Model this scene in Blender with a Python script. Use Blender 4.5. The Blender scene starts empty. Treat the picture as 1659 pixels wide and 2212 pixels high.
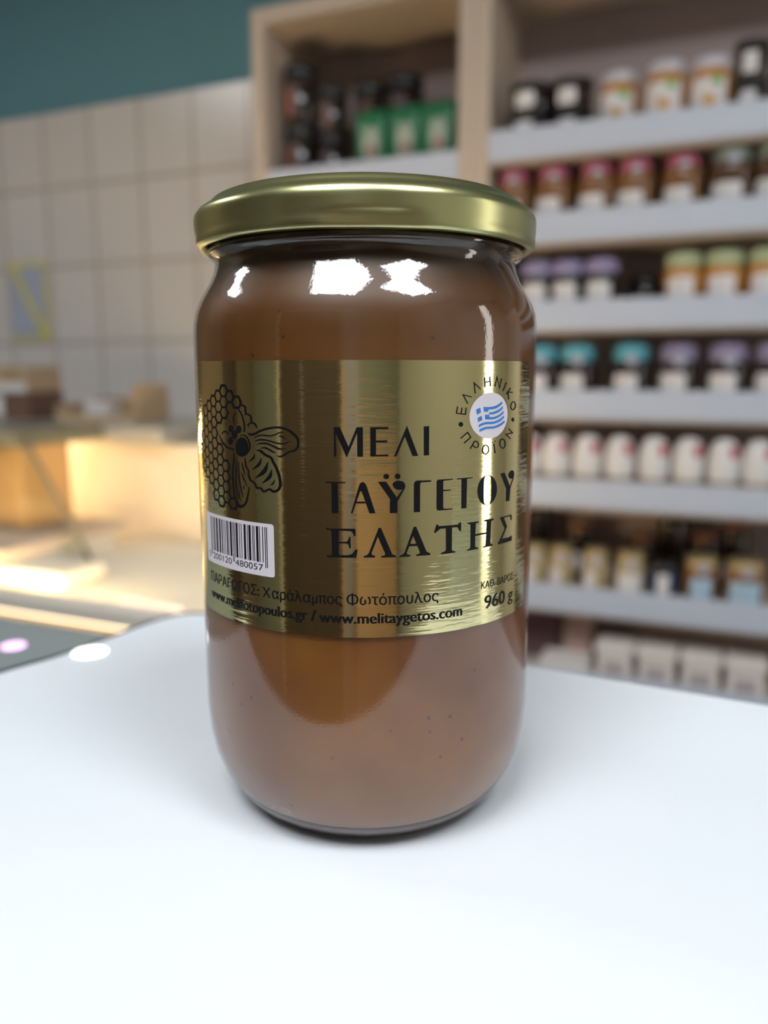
import bpy, bmesh, math, random
from math import sin, cos, pi, radians as R
from mathutils import Vector, Matrix
from mathutils.geometry import tessellate_polygon

random.seed(7)
scene = bpy.context.scene
COL = scene.collection

# ------------------------------------------------------------------ camera
YAW, PITCH = R(23.25), R(9.9)
cam_d = bpy.data.cameras.new('camera')
cam = bpy.data.objects.new('camera', cam_d)
COL.objects.link(cam)
cam.location = (0.08921, -0.19568, 0.115)
cam.rotation_euler = (R(90) - PITCH, 0, YAW)
cam_d.sensor_fit = 'HORIZONTAL'
cam_d.sensor_width = 26.91
cam_d.lens = 28.0
cam_d.clip_start = 0.01
cam_d.dof.use_dof = True
cam_d.dof.focus_distance = 0.178
cam_d.dof.aperture_fstop = 28.0 / 3.6
scene.camera = cam

# ------------------------------------------------------------------ world, exposure
scene.view_settings.view_transform = 'Standard'
scene.view_settings.look = 'None'
scene.view_settings.gamma = 1.0
scene.view_settings.use_curve_mapping = False
scene.view_settings.exposure = 0.32
world = bpy.data.worlds.new('world')
scene.world = world
world.use_nodes = True
world.node_tree.nodes['Background'].inputs[0].default_value = (0.5, 0.55, 0.65, 1)
world.node_tree.nodes['Background'].inputs[1].default_value = 0.05

PANEL_LIGHT = 16.5      # emission of the ceiling panels
WINDOW_LIGHT = 4.2      # daylight pane in the right wall
CASE_LIGHT = 70.0       # warm tube inside the deli case and its added hidden fill tube

# ------------------------------------------------------------------ materials
def mat(name, col, rough=0.6, metal=0.0, emit=None, estr=0.0, coat=0.0, sss=0.0, sssr=None, noise=None, bump=None, spec=0.5, alpha=None):
    m = bpy.data.materials.new(name)
    m.use_nodes = True
    nt = m.node_tree
    b = nt.nodes['Principled BSDF']
    b.inputs['Base Color'].default_value = (*col, 1)
    b.inputs['Roughness'].default_value = rough
    b.inputs['Metallic'].default_value = metal
    b.inputs['Specular IOR Level'].default_value = spec
    if coat:
        b.inputs['Coat Weight'].default_value = coat
        b.inputs['Coat Roughness'].default_value = 0.04
    if emit:
        b.inputs['Emission Color'].default_value = (*emit, 1)
        b.inputs['Emission Strength'].default_value = estr
    if sss:
        b.inputs['Subsurface Weight'].default_value = sss
        b.inputs['Subsurface Radius'].default_value = sssr
        b.inputs['Subsurface Scale'].default_value = 1.0
    if noise or bump:
        tc = nt.nodes.new('ShaderNodeTexCoord')
    if noise:                                   # (scale vector, second colour, detail)
        mp = nt.nodes.new('ShaderNodeMapping'); mp.inputs['Scale'].default_value = noise[0]
        nz = nt.nodes.new('ShaderNodeTexNoise'); nz.inputs['Scale'].default_value = 1.0; nz.inputs['Detail'].default_value = noise[2]
        mx = nt.nodes.new('ShaderNodeMix'); mx.data_type = 'RGBA'
        mx.inputs[6].default_value = (*col, 1); mx.inputs[7].default_value = (*noise[1], 1)
        nt.links.new(tc.outputs['Object'], mp.inputs[0]); nt.links.new(mp.outputs[0], nz.inputs['Vector'])
        nt.links.new(nz.outputs['Fac'], mx.inputs[0]); nt.links.new(mx.outputs[2], b.inputs['Base Color'])
    if bump:                                    # (scale vector, strength, distance)
        mp = nt.nodes.new('ShaderNodeMapping'); mp.inputs['Scale'].default_value = bump[0]
        nz = nt.nodes.new('ShaderNodeTexNoise'); nz.inputs['Scale'].default_value = 1.0; nz.inputs['Detail'].default_value = 3
        bp = nt.nodes.new('ShaderNodeBump'); bp.inputs['Strength'].default_value = bump[1]; bp.inputs['Distance'].default_value = bump[2]
        nt.links.new(tc.outputs['Object'], mp.inputs[0]); nt.links.new(mp.outputs[0], nz.inputs['Vector'])
        nt.links.new(nz.outputs['Fac'], bp.inputs['Height']); nt.links.new(bp.outputs[0], b.inputs['Normal'])
    return m

def glass_mat(name, ior, rough=0.02, tint=(1, 1, 1), bump=None):
    m = bpy.data.materials.new(name)
    m.use_nodes = True
    nt = m.node_tree
    nt.nodes.remove(nt.nodes['Principled BSDF'])
    out = nt.nodes['Material Output']
    tr = nt.nodes.new('ShaderNodeBsdfTransparent'); tr.inputs[0].default_value = (*tint, 1)
    gl = nt.nodes.new('ShaderNodeBsdfGlossy'); gl.inputs['Roughness'].default_value = rough
    fr = nt.nodes.new('ShaderNodeFresnel'); fr.inputs['IOR'].default_value = ior
    ge = nt.nodes.new('ShaderNodeNewGeometry')
    mx = nt.nodes.new('ShaderNodeMixShader')
    # thin wall: the same reflectance from either side
    ii = nt.nodes.new('ShaderNodeMapRange'); ii.inputs['To Min'].default_value = ior; ii.inputs['To Max'].default_value = 1/ior
    nt.links.new(ge.outputs['Backfacing'], ii.inputs['Value']); nt.links.new(ii.outputs['Result'], fr.inputs['IOR'])
    nt.links.new(fr.outputs[0], mx.inputs[0]); nt.links.new(tr.outputs[0], mx.inputs[1]); nt.links.new(gl.outputs[0], mx.inputs[2])
    nt.links.new(mx.outputs[0], out.inputs['Surface'])
    if bump:
        tc = nt.nodes.new('ShaderNodeTexCoord')
        mp = nt.nodes.new('ShaderNodeMapping'); mp.inputs['Scale'].default_value = bump[0]
        nz = nt.nodes.new('ShaderNodeTexNoise'); nz.inputs['Scale'].default_value = 1.0; nz.inputs['Detail'].default_value = 2
        bp = nt.nodes.new('ShaderNodeBump'); bp.inputs['Strength'].default_value = bump[1]; bp.inputs['Distance'].default_value = bump[2]
        nt.links.new(tc.outputs['Object'], mp.inputs[0]); nt.links.new(mp.outputs[0], nz.inputs['Vector'])
        nt.links.new(nz.outputs['Fac'], bp.inputs['Height']); nt.links.new(bp.outputs[0], gl.inputs['Normal'])
    return m

def tile_mat():
    m = mat('wall_tile', (0.6, 0.55, 0.52), 0.25)
    nt = m.node_tree; b = nt.nodes['Principled BSDF']
    tc = nt.nodes.new('ShaderNodeTexCoord')
    sp = nt.nodes.new('ShaderNodeSeparateXYZ'); cb = nt.nodes.new('ShaderNodeCombineXYZ')
    mp = nt.nodes.new('ShaderNodeMapping'); mp.inputs['Location'].default_value = (1.574 + 0.17 * 20, -0.415 + 0.215 * 20, 0)
    br = nt.nodes.new('ShaderNodeTexBrick'); br.offset = 0.0
    br.inputs['Scale'].default_value = 1.0
    br.inputs['Brick Width'].default_value = 0.17; br.inputs['Row Height'].default_value = 0.215
    br.inputs['Mortar Size'].default_value = 0.006; br.inputs['Mortar Smooth'].default_value = 0.2
    br.inputs['Color1'].default_value = (0.66, 0.63, 0.61, 1); br.inputs['Color2'].default_value = (0.62, 0.585, 0.56, 1)
    br.inputs['Mortar'].default_value = (0.45, 0.40, 0.36, 1)
    nt.links.new(tc.outputs['Object'], sp.inputs[0]); nt.links.new(sp.outputs[0], cb.inputs[0]); nt.links.new(sp.outputs[2], cb.inputs[1])
    nt.links.new(cb.outputs[0], mp.inputs[0]); nt.links.new(mp.outputs[0], br.inputs['Vector'])
    nt.links.new(br.outputs['Color'], b.inputs['Base Color'])
    return m

M = {}
M['tile'] = tile_mat()
M['teal'] = mat('teal_paint', (0.10, 0.245, 0.31), 0.8)
M['beige_wall'] = mat('beige_paint', (0.58, 0.55, 0.47), 0.8)
M['grey_wall'] = mat('grey_green_paint', (0.42, 0.43, 0.38), 0.8)
M['ceiling'] = mat('ceiling_paint', (0.26, 0.30, 0.31), 0.9)
M['floor'] = mat('floor_tile', (0.16, 0.14, 0.13), 0.4, noise=((4, 4, 4), (0.20, 0.18, 0.16), 2))
M['dark_wood'] = mat('dark_prop_wood', (0.060, 0.040, 0.028), 0.5, noise=((9, 9, 1), (0.09, 0.055, 0.035), 3))
M['lilac'] = mat('mauve_grey_paint', (0.34, 0.31, 0.35), 0.7)
M['orange_wood'] = mat('orange_prop_wood', (0.52, 0.30, 0.17), 0.5, noise=((2, 2, 14), (0.60, 0.37, 0.22), 3))
M['panel'] = mat('pale_beech', (0.52, 0.43, 0.345), 0.55, noise=((20, 20, 2), (0.58, 0.48, 0.39), 3))
M['panel_back'] = mat('back_board', (0.42, 0.34, 0.325), 0.7)
M['strip'] = mat('white_strip', (0.56, 0.61, 0.72), 0.5)
M['brown_wall'] = mat('brown_beige_paint', (0.22, 0.165, 0.11), 0.8)
M['front_wall'] = mat('dim_grey_green_paint', (0.25, 0.25, 0.21), 0.8)
M['lamp'] = mat('lamp_diffuser', (0.9, 0.9, 0.9), 0.5, emit=(0.93, 0.97, 1.0), estr=PANEL_LIGHT)
M['pane'] = mat('daylight_pane', (0.8, 0.8, 0.8), 0.5, emit=(1.0, 0.95, 0.88), estr=WINDOW_LIGHT)
M['frame_white'] = mat('white_frame', (0.75, 0.75, 0.75), 0.4)
M['board'] = mat('white_laminate', (0.605, 0.635, 0.675), 0.45, noise=((30, 30, 30), (0.625, 0.653, 0.69), 2), coat=0.0)
M['black_rim'] = mat('black_rim', (0.008, 0.011, 0.011), 0.7, spec=0.08)
M['grey_glass'] = mat('grey_counter_glass', (0.20, 0.235, 0.235), 0.15)
M['counter_front'] = mat('dark_counter_front', (0.035, 0.03, 0.028), 0.5)
M['pink_glow'] = mat('pink_glow', (0.9, 0.6, 0.9), 0.4, emit=(0.95, 0.50, 1.0), estr=1.1)
M['white_glow'] = mat('white_spot_glow', (0.95, 0.95, 0.95), 0.4, emit=(1.0, 0.97, 1.0), estr=1.6)
M['steel'] = mat('brushed_steel', (0.50, 0.50, 0.46), 0.4, metal=0.4)
M['cream'] = mat('cream_panel', (0.78, 0.68, 0.52), 0.55)
M['pale_cream'] = mat('pale_cream_panel', (0.88, 0.79, 0.64), 0.5)
M['grey_rail'] = mat('warm_grey_rail', (0.80, 0.74, 0.64), 0.4)
M['warm_lamp'] = mat('warm_tube', (1, 0.9, 0.7), 0.4, emit=(1.0, 0.74, 0.42), estr=CASE_LIGHT)
M['strip_fill'] = mat('warm_fill_strip', (1, 0.9, 0.7), 0.4, emit=(1.0, 0.78, 0.50), estr=4.0)
M['case_glass'] = glass_mat('case_glass', 1.5, 0.03, (0.93, 0.95, 0.93))
M['glass_edge'] = mat('glass_edge', (0.16, 0.16, 0.12), 0.3)
M['cheese'] = mat('tan_rind', (0.70, 0.42, 0.18), 0.6, noise=((14, 14, 14), (0.62, 0.36, 0.14), 3))
M['white_cheese'] = mat('white_cheese', (0.86, 0.80, 0.66), 0.5)
M['kraft'] = mat('kraft_card', (0.42, 0.28, 0.16), 0.8)
M['kraft_light'] = mat('kraft_light', (0.50, 0.37, 0.24), 0.8)
M['kraft_dark'] = mat('brown_carton', (0.16, 0.085, 0.06), 0.7)
M['paper'] = mat('paper_white', (0.72, 0.70, 0.70), 0.7)
M['notice'] = mat('notice_paper', (0.44, 0.48, 0.58), 0.7, noise=((12, 12, 18), (0.36, 0.39, 0.52), 3))
M['yellow'] = mat('yellow_print', (0.66, 0.60, 0.06), 0.7)

# honey jar
M['glass'] = glass_mat('jar_glass', 1.76, 0.015, (0.97, 0.96, 0.94), bump=((1500, 1500, 1500), 0.24, 0.00006))
M['lid_gold'] = mat('lid_gold', (0.50, 0.50, 0.25), 0.30, metal=1.0, bump=((2500, 2500, 2500), 0.05, 0.0001))
M['foil'] = mat('gold_foil', (0.73, 0.66, 0.36), 0.10, metal=1.0, bump=((110, 110, 1100), 0.30, 0.0002))
M['ink'] = mat('black_ink', (0.004, 0.004, 0.005), 0.55, spec=0.15)
M['sticker'] = mat('sticker_white', (0.62, 0.58, 0.63), 0.6)
M['flag_blue'] = mat('flag_blue', (0.012, 0.16, 0.50), 0.5)

def honey_mat():
    m = mat('honey', (0.27, 0.105, 0.022), 0.45, sss=0.45, sssr=(0.012, 0.005, 0.0015))
    nt = m.node_tree; b = nt.nodes['Principled BSDF']
    tc = nt.nodes.new('ShaderNodeTexCoord')
    n1 = nt.nodes.new('ShaderNodeTexNoise'); n1.inputs['Scale'].default_value = 28; n1.inputs['Detail'].default_value = 3
    r1 = nt.nodes.new('ShaderNodeValToRGB')
    r1.color_ramp.elements[0].position = 0.35; r1.color_ramp.elements[0].color = (0.140, 0.038, 0.0024, 1)
    r1.color_ramp.elements[1].position = 0.70; r1.color_ramp.elements[1].color = (0.235, 0.090, 0.0085, 1)
    n2 = nt.nodes.new('ShaderNodeTexVoronoi'); n2.inputs['Scale'].default_value = 170
    r2 = nt.nodes.new('ShaderNodeValToRGB')
    r2.color_ramp.elements[0].position = 0.06; r2.color_ramp.elements[0].color = (0.25, 0.2, 0.16, 1)
    r2.color_ramp.elements[1].position = 0.10; r2.color_ramp.elements[1].color = (1, 1, 1, 1)
    mx = nt.nodes.new('ShaderNodeMix'); mx.data_type = 'RGBA'; mx.blend_type = 'MULTIPLY'; mx.inputs[0].default_value = 0.8
    nt.links.new(tc.outputs['Object'], n1.inputs['Vector']); nt.links.new(tc.outputs['Object'], n2.inputs['Vector'])
    nt.links.new(n1.outputs['Fac'], r1.inputs[0]); nt.links.new(n2.outputs['Distance'], r2.inputs[0])
    nt.links.new(r1.outputs[0], mx.inputs[6]); nt.links.new(r2.outputs[0], mx.inputs[7])
    # honey colour darkens with height towards the neck
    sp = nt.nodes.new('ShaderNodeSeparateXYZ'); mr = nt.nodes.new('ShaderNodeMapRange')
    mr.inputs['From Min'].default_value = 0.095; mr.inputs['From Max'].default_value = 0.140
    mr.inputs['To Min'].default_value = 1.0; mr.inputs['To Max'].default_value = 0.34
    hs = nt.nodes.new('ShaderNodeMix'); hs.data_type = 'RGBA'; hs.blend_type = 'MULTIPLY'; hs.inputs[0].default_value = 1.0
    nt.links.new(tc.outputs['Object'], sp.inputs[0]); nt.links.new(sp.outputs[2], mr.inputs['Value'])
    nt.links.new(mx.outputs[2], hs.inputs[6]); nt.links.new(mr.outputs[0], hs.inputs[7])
    nt.links.new(hs.outputs[2], b.inputs['Base Color'])
    return m
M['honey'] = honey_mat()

# ------------------------------------------------------------------ helpers
def obj(name, bm, mats, parent=None, smooth=False, loc=None):
    me = bpy.data.meshes.new(name)
    bm.to_mesh(me); bm.free()
    if not isinstance(mats, (list, tuple)): mats = [mats]
    for m in mats: me.materials.append(m)
    if smooth:
        for p in me.polygons: p.use_smooth = True
    o = bpy.data.objects.new(name, me)
    COL.objects.link(o)
    if parent: o.parent = parent
    if loc: o.location = loc
    return o

def tag(o, label=None, cat=None, group=None, kind=None):
    if label: o['label'] = label
    if cat: o['category'] = cat
    if group: o['group'] = group
    if kind: o['kind'] = kind
    return o

def thing(name, label, cat, loc=(0, 0, 0), group=None, rz=0.0):
    o = bpy.data.objects.new(name, None)
    o.empty_display_size = 0.02
    COL.objects.link(o)
    o.location = loc; o.rotation_euler = (0, 0, rz)
    return tag(o, label, cat, group)

def struct(name, bm, m, label, cat, parent=None):
    o = obj(name, bm, m, parent)
    if not parent: tag(o, label, cat, kind='structure')
    return o

def box(bm, x0, x1, y0, y1, z0, z1, bev=0.0, mi=0):
    r = bmesh.ops.create_cube(bm, size=1.0, matrix=Matrix.Translation(((x0+x1)/2, (y0+y1)/2, (z0+z1)/2)) @ Matrix.Diagonal((x1-x0, y1-y0, z1-z0, 1)))
    fs = {f for v in r['verts'] for f in v.link_faces}
    if bev:
        es = list({e for v in r['verts'] for e in v.link_edges})
        out = bmesh.ops.bevel(bm, geom=es, offset=bev, segments=2, affect='EDGES', profile=0.5)
        fs = set(out['faces']) | {f for f in fs if f.is_valid}
    for f in fs: f.material_index = mi
    return bm

def bx(*a, **k):
    return box(bmesh.new(), *a, **k)

def lathe(bm, prof, n=48, cx=0.0, cy=0.0, mi=0, flip=False):
    rings = []
    for r, z in prof:
        if r < 1e-7: rings.append([bm.verts.new((cx, cy, z))])
        else: rings.append([bm.verts.new((cx + r*cos(2*pi*i/n), cy + r*sin(2*pi*i/n), z)) for i in range(n)])
    for a, b in zip(rings, rings[1:]):
        for i in range(n):
            j = (i + 1) % n
            if len(a) == 1 and len(b) == 1: break
            if len(a) == 1: vs = [a[0], b[j], b[i]]
            elif len(b) == 1: vs = [a[i], a[j], b[0]]
            else: vs = [a[i], a[j], b[j], b[i]]
            if flip: vs.reverse()
            f = bm.faces.new(vs); f.material_index = mi
    return bm

def lt(prof, n=48, **k):
    return lathe(bmesh.new(), prof, n, **k)

def prism(bm, pts, z0, z1, mi=0):
    a = [bm.verts.new((x, y, z0)) for x, y in pts]
    b = [bm.verts.new((x, y, z1)) for x, y in pts]
    n = len(pts)
    fs = [bm.faces.new(b), bm.faces.new(list(reversed(a)))]
    for i in range(n):
        fs.append(bm.faces.new([a[i], a[(i+1) % n], b[(i+1) % n], b[i]]))
    for f in fs: f.material_index = mi
    return bm

def smoothline(pts, n=5, closed=True):
    out = []; L = len(pts)
    for i in range(L):
        p0, p1, p2, p3 = (Vector(pts[(i+k) % L]) for k in (-1, 0, 1, 2))
        for k in range(n):
            t = k / n
            out.append(tuple(0.5*((2*p1)+(-p0+p2)*t+(2*p0-5*p1+4*p2-p3)*t*t+(-p0+3*p1-3*p2+p3)*t**3)))
    return out

def patch(bm, r, a0, a1, z0, z1, rad=0.0, n=12, mi=0, cx=0, cy=0):
    """curved label: a rounded rectangle or oval on a cylinder of radius r, angles measured from -Y"""
    w = (a1 - a0) * r; h = z1 - z0; pts = []
    rad = min(rad, w/2, h/2)
    for (ox, oz, s) in ((w-rad, h-rad, 0), (rad, h-rad, 90), (rad, rad, 180), (w-rad, rad, 270)):
        for k in range(5):
            t = R(s + k*22.5); pts.append((ox + rad*cos(t), 0, oz + rad*sin(t)))
    tmp = bmesh.new()
    tmp.faces.new([tmp.verts.new(p) for p in pts])
    for k in range(1, n):
        bmesh.ops.bisect_plane(tmp, geom=tmp.verts[:]+tmp.edges[:]+tmp.faces[:], plane_co=(w*k/n, 0, 0), plane_no=(1, 0, 0))
    vm = {}
    for v in tmp.verts:
        a = a0 + v.co.x / r - pi/2
        vm[v.index if v.index >= 0 else id(v)] = None
    tmp.verts.index_update()
    vs = [bm.verts.new((cx + r*cos(a0 + v.co.x/r - pi/2), cy + r*sin(a0 + v.co.x/r - pi/2), z0 + v.co.z)) for v in tmp.verts]
    for f in tmp.faces:
        try:
            nf = bm.faces.new([vs[v.index] for v in f.verts]); nf.material_index = mi
        except ValueError: pass
    tmp.free()
    bmesh.ops.recalc_face_normals(bm, faces=bm.faces[:])
    return bm

def copy_thing(root, loc, label, group=None):
    r = root.copy(); COL.objects.link(r); r.location = loc
    r['label'] = label
    if group: r['group'] = group
    for ch in list(root.children):
        c = ch.copy(); COL.objects.link(c); c.parent = r
        for g in ch.children:
            d = g.copy(); COL.objects.link(d); d.parent = c
    return r

# ================================================================== room shell
X0, X1, Y0, Y1, ZF, ZC = -2.7, 2.2, -2.2, 1.63, -1.0, 1.5
struct('floor', bx(X0-.1, X1+.1, Y0-.1, Y1+.1, ZF-.1, ZF), M['floor'], 'brown shop floor below the counter', 'floor')
struct('ceiling', bx(X0-.1, X1+.1, Y0-.1, Y1+.1, ZC, ZC+.1), M['ceiling'], 'dull grey-teal ceiling above the shop', 'ceiling')
struct('wall_back', bx(X0-.1, X1+.1, Y1+.012, Y1+.1, ZF, ZC), M['teal'], 'teal painted wall above the pale tiles', 'wall')
struct('trim_1', bx(X0, X1, Y1, Y1+.012, ZF, 0.828), M['tile'], 'pale square wall tiles under the teal paint', 'wall tiles')
struct('wall_left', bx(X0-.1, X0, Y0, Y1, ZF, ZC), M['brown_wall'], 'plain brown-beige wall on the left side of the shop', 'wall')
struct('wall_right', bx(X1, X1+.1, Y0, Y1, ZF, ZC), M['beige_wall'], 'plain beige wall on the right side of the shop', 'wall')
struct('wall_front', bx(X0-.1, X1+.1, Y0-.1, Y0, ZF, ZC), M['front_wall'], 'plain grey-green wall behind the viewer', 'wall')
d = struct('prop_door', bx(-1.30, 0.33, Y0, Y0+.04, ZF, 1.05), M['dark_wood'], 'dark brown prop door added behind the viewer for a dark band in the foil', 'door')  # unseen door, added so the foil mirrors a dark band
obj('prop_handle', bx(-0.62, -0.59, Y0+.04, Y0+.08, -.1, .15, bev=.006), M['steel'], d)
struct('prop_post', bx(0.35, 0.42, Y0, Y0+.05, ZF, 0.20), M['orange_wood'], 'narrow orange prop post added for an orange streak in the foil', 'trim')  # added post, unseen, gives the foil an orange streak
struct('prop_panel', bx(0.43, 0.80, Y0, Y0+.02, ZF, 1.20), M['lilac'], 'mauve-grey prop panel added for a mauve streak in the foil', 'trim')  # unseen panel, added for the mauve streak mirrored in the foil
struct('prop_block', bx(0.62, 1.80, Y0+.021, Y0+.30, ZF, -0.13, bev=.004), M['orange_wood'], 'low orange prop block standing in for a hand mirrored in the foil', 'trim')  # added block, stands in for a hand mirrored in the foil
struct('prop_strip', bx(-1.40, -1.31, Y0, Y0+.05, ZF, 1.10), M['cream'], 'cream prop strip added for a light streak in the foil', 'trim')  # added strip, unseen, for one light streak in the foil
struct('prop_side_panel', bx(X0, X0+.04, -1.2, -0.5, ZF, 1.0), M['dark_wood'], 'dark brown prop panel added on the left wall for a streak in the foil', 'trim')  # unseen panel, added as a dark streak for the foil to mirror
w = struct('window_1', bx(X1-.02, X1-.004, 0.60, 0.86, -0.7, 1.25), M['pane'], 'narrow bright window in the right wall', 'window')
fb = bmesh.new()
for a in ((.57, .60, -.73, 1.28), (.86, .89, -.73, 1.28), (.60, .86, -.73, -.70), (.60, .86, 1.25, 1.28)): box(fb, X1-.03, X1-.001, a[0], a[1], a[2], a[3])
obj('window_frame', fb, M['frame_white'], w)

def ceiling_light(x, y, sx, sy, label):
    t = thing('ceiling_light', label, 'ceiling light', (x, y, ZC), 'ceiling light panels')
    f = bmesh.new()
    for a in ((-sx/2-.02, sx/2+.02, -sy/2-.02, -sy/2), (-sx/2-.02, sx/2+.02, sy/2, sy/2+.02), (-sx/2-.02, -sx/2, -sy/2, sy/2), (sx/2, sx/2+.02, -sy/2, sy/2)):
        box(f, *a, -.03, 0)
    obj('frame', f, M['frame_white'], t)
    obj('diffuser', bx(-sx/2, sx/2, -sy/2, sy/2, -.022, -.004), M['lamp'], t)
ceiling_light(-0.05, -0.84, 0.72, 0.72, 'long white ceiling light panel above and behind the viewer')
ceiling_light(0.86, -0.42, 0.66, 0.50, 'white ceiling light panel above the right of the counter')
ceiling_light(-2.10, 0.0, 0.45, 0.50, 'white ceiling light panel near the left wall')

# ================================================================== shelving
Ys = 1.371
def shelving(name, label, xa, xb, tops, pt=0.031):
    t = thing(name, label, 'shelving unit', ((xa+xb)/2, Ys, ZF), 'pale wooden shelving units')
    o = Vector(t.location)
    def B(x0, x1, y0, y1, z0, z1, bev=.0): return bx(x0-o.x, x1-o.x, y0-o.y, y1-o.y, z0-o.z, z1-o.z, bev=bev)
    obj('side_panel', B(xa, xa+pt, Ys, 1.60, ZF, .862, bev=.002), M['panel'], t)
    obj('side_panel', B(xb-pt, xb, Ys, 1.60, ZF, .862, bev=.002), M['panel'], t)
    obj('top_panel', B(xa+pt, xb-pt, Ys, 1.60, .829, .862, bev=.002), M['panel'], t)
    obj('back_panel', B(xa, xb, 1.60, 1.622, ZF, .862), M['panel_back'], t)
    obj('plinth', B(xa+pt, xb-pt, Ys+.02, 1.60, ZF, ZF+.08), M['panel'], t)
    for zt in tops:
        s = obj('shelf_board', B(xa+pt, xb-pt, Ys+.006, 1.60, zt-.061, zt-.020), M['panel'], t)
        tag(obj('front_strip', B(xa+pt, xb-pt, Ys, Ys+.006, zt-.055, zt, bev=.0015), M['strip'], s), 'white front strip of the shelf')
    return t
TOPS = [.566, .412, .250, .082, -.090, -.305, -.480]
shelving('shelving_unit', 'pale wooden shelving unit holding dark jars and green bags, beside the tiled wall', -.889, -.398, [.540, .2, -.14, -.48])
shelving('shelving_unit', 'wide pale wooden shelving unit with white-fronted shelves full of jars', -.398, 1.05, TOPS)
BT = [t - .020 for t in TOPS]       # tops of the boards

# ------------------------------------------------------------------ shelf goods
def cm(name, c, rough=.4, **k): return mat(name, c, rough, **k)
LIDS = dict(pink=cm('pink_lid', (.42, .10, .16), .7), grey=cm('sage_lid', (.22, .27, .23), .7), purple=cm('lilac_lid', (.30, .26, .42), .5),
            green=cm('green_lid', (.42, .47, .27), .5), teal=cm('teal_lid', (.10, .36, .44), .5), violet=cm('violet_lid', (.27, .23, .36), .5),
            gold=cm('gold_lid', (.42, .32, .16), .35, metal=.5), white=cm('white_lid', (.60, .59, .66), .5), black=cm('black_lid', (.012, .013, .014), .35))
AMB = cm('amber_honey', (.20, .085, .02), .15, coat=.5)
AMBD = cm('dark_amber_honey', (.085, .04, .018), .15, coat=.5)
BLK = cm('dark_preserve', (.018, .010, .008), .15, coat=.5)
ORG = cm('orange_preserve', (.50, .23, .04), .2, coat=.5)
PALE = cm('pale_honey', (.45, .36, .20), .2, coat=.5)
LAB = cm('jar_label', (.74, .71, .72), .6)
LABD = cm('dark_jar_label', (.13, .085, .085), .6)
SEAL = cm('round_seal', (.42, .43, .52), .4)
RED = cm('red_print', (.50, .02, .05), .5)
GRN = cm('leaf_green', (.16, .42, .09), .5)
BLU = cm('blue_label', (.40, .56, .70), .5)
DBLU = cm('navy_print', (.03, .05, .12), .4)

def gift_jar(label, group, loc, lid, body, h, r, lw, lh, lz, la=-.25, seal=True, lidh=.034, lr=None, lid_dome=.010):
    t = thing('honey_jar', label, 'jar', loc, group)
    hb = h - lidh; lr = lr or r*.93
    obj('glass_body', lt([(0, 0), (r*.88, 0), (r, .006), (r, hb-.012), (r*.97, hb-.004), (r*.86, hb+.002), (r*.80, hb+.004), (r*.80, hb+.010), (0, hb+.010)], 32), body, t, True)
    obj('lid', lt([(lr*.97, hb+.001), (lr*1.02, hb+.003), (lr, hb+.006), (lr, h-lid_dome), (lr*.93, h-lid_dome*.45), (lr*.72, h-lid_dome*.12), (lr*.3, h), (0, h)], 32), lid, t, True)
    b = bmesh.new(); a = lw/r
    patch(b, r*1.006, la-a/2, la+a/2, lz, lz+lh, .008)
    obj('label', b, LAB, t, True)
    if seal:
        b = bmesh.new(); q = .010/lr
        patch(b, lr*1.05, .12-q, .12+q, hb-.008, hb+.012, .010)
        obj('round_seal', b, SEAL, t, True)
    return t

YJ = Ys + .050
def row(proto_args, xs, labels, group, z):
    p = None
    for i, x in enumerate(xs):
        if p is None: p = gift_jar(labels[i], group, (x, YJ, z), **proto_args)
        else: copy_thing(p, (x, YJ, z), labels[i], group)
ORD = ['leftmost', 'second from the left', 'third from the left', 'fourth from the left', 'fifth from the left', 'sixth from the left']
# second shelf: pink covers, then two sage covers
row(dict(lid=LIDS['pink'], body=AMB, h=.112, r=.036, lw=.054, lh=.030, lz=.019, lidh=.030, lr=.030, lid_dome=.018), [-.327, -.249, -.169, -.099, -.017],
    ['amber honey jar with a pink cover, half hidden behind the gold lid', 'amber honey jar with a pink cover, first one clear of the gold lid', 'amber honey jar with a pink cover, middle one of the five', 'amber honey jar with a pink cover, second from the sage-covered jars', 'amber honey jar with a bright pink cover, next to the sage-covered jars'],
    'pink covered honey jars', BT[1])
row(dict(lid=LIDS['grey'], body=AMBD, h=.116, r=.036, lw=.056, lh=.030, lz=.020, lidh=.030, lr=.032, lid_dome=.018), [.064, .135],
    ['dark honey jar with a sage grey cover, next to the pink covered jars', 'dark honey jar with a sage grey cover, cut by the right photo edge'], 'sage covered honey jars', BT[1])
# third shelf: lilac lids, a gap, green lids
row(dict(lid=LIDS['purple'], body=BLK, h=.099, r=.031, lw=.050, lh=.042, lz=.012, la=-.1, seal=False, lidh=.030, lr=.032, lid_dome=.016), [-.276, -.217, -.153],
    ['lilac-lidded jar closest to the big honey jar', 'middle one of three lilac-lidded jars', 'lilac-lidded jar beside the gap on its shelf'], 'lilac lidded jars', BT[2])
row(dict(lid=LIDS['green'], body=ORG, h=.101, r=.034, lw=.050, lh=.046, lz=.010, la=-.1, seal=False, lidh=.028, lr=.033, lid_dome=.014), [-.006, .063, .134],
    ['green-lidded orange jar beside the gap on its shelf', 'middle one of three green-lidded orange jars', 'green-lidded orange jar nearest the right photo edge'], 'green lidded jars', BT[2])
bb = gift_jar('low black-lidded jar standing back in the gap between lilac and green lids', None, (-.080, 1.50, BT[2]), LIDS['black'], BLK, .070, .033, .03, .02, .01, seal=False, lidh=.02)
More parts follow.
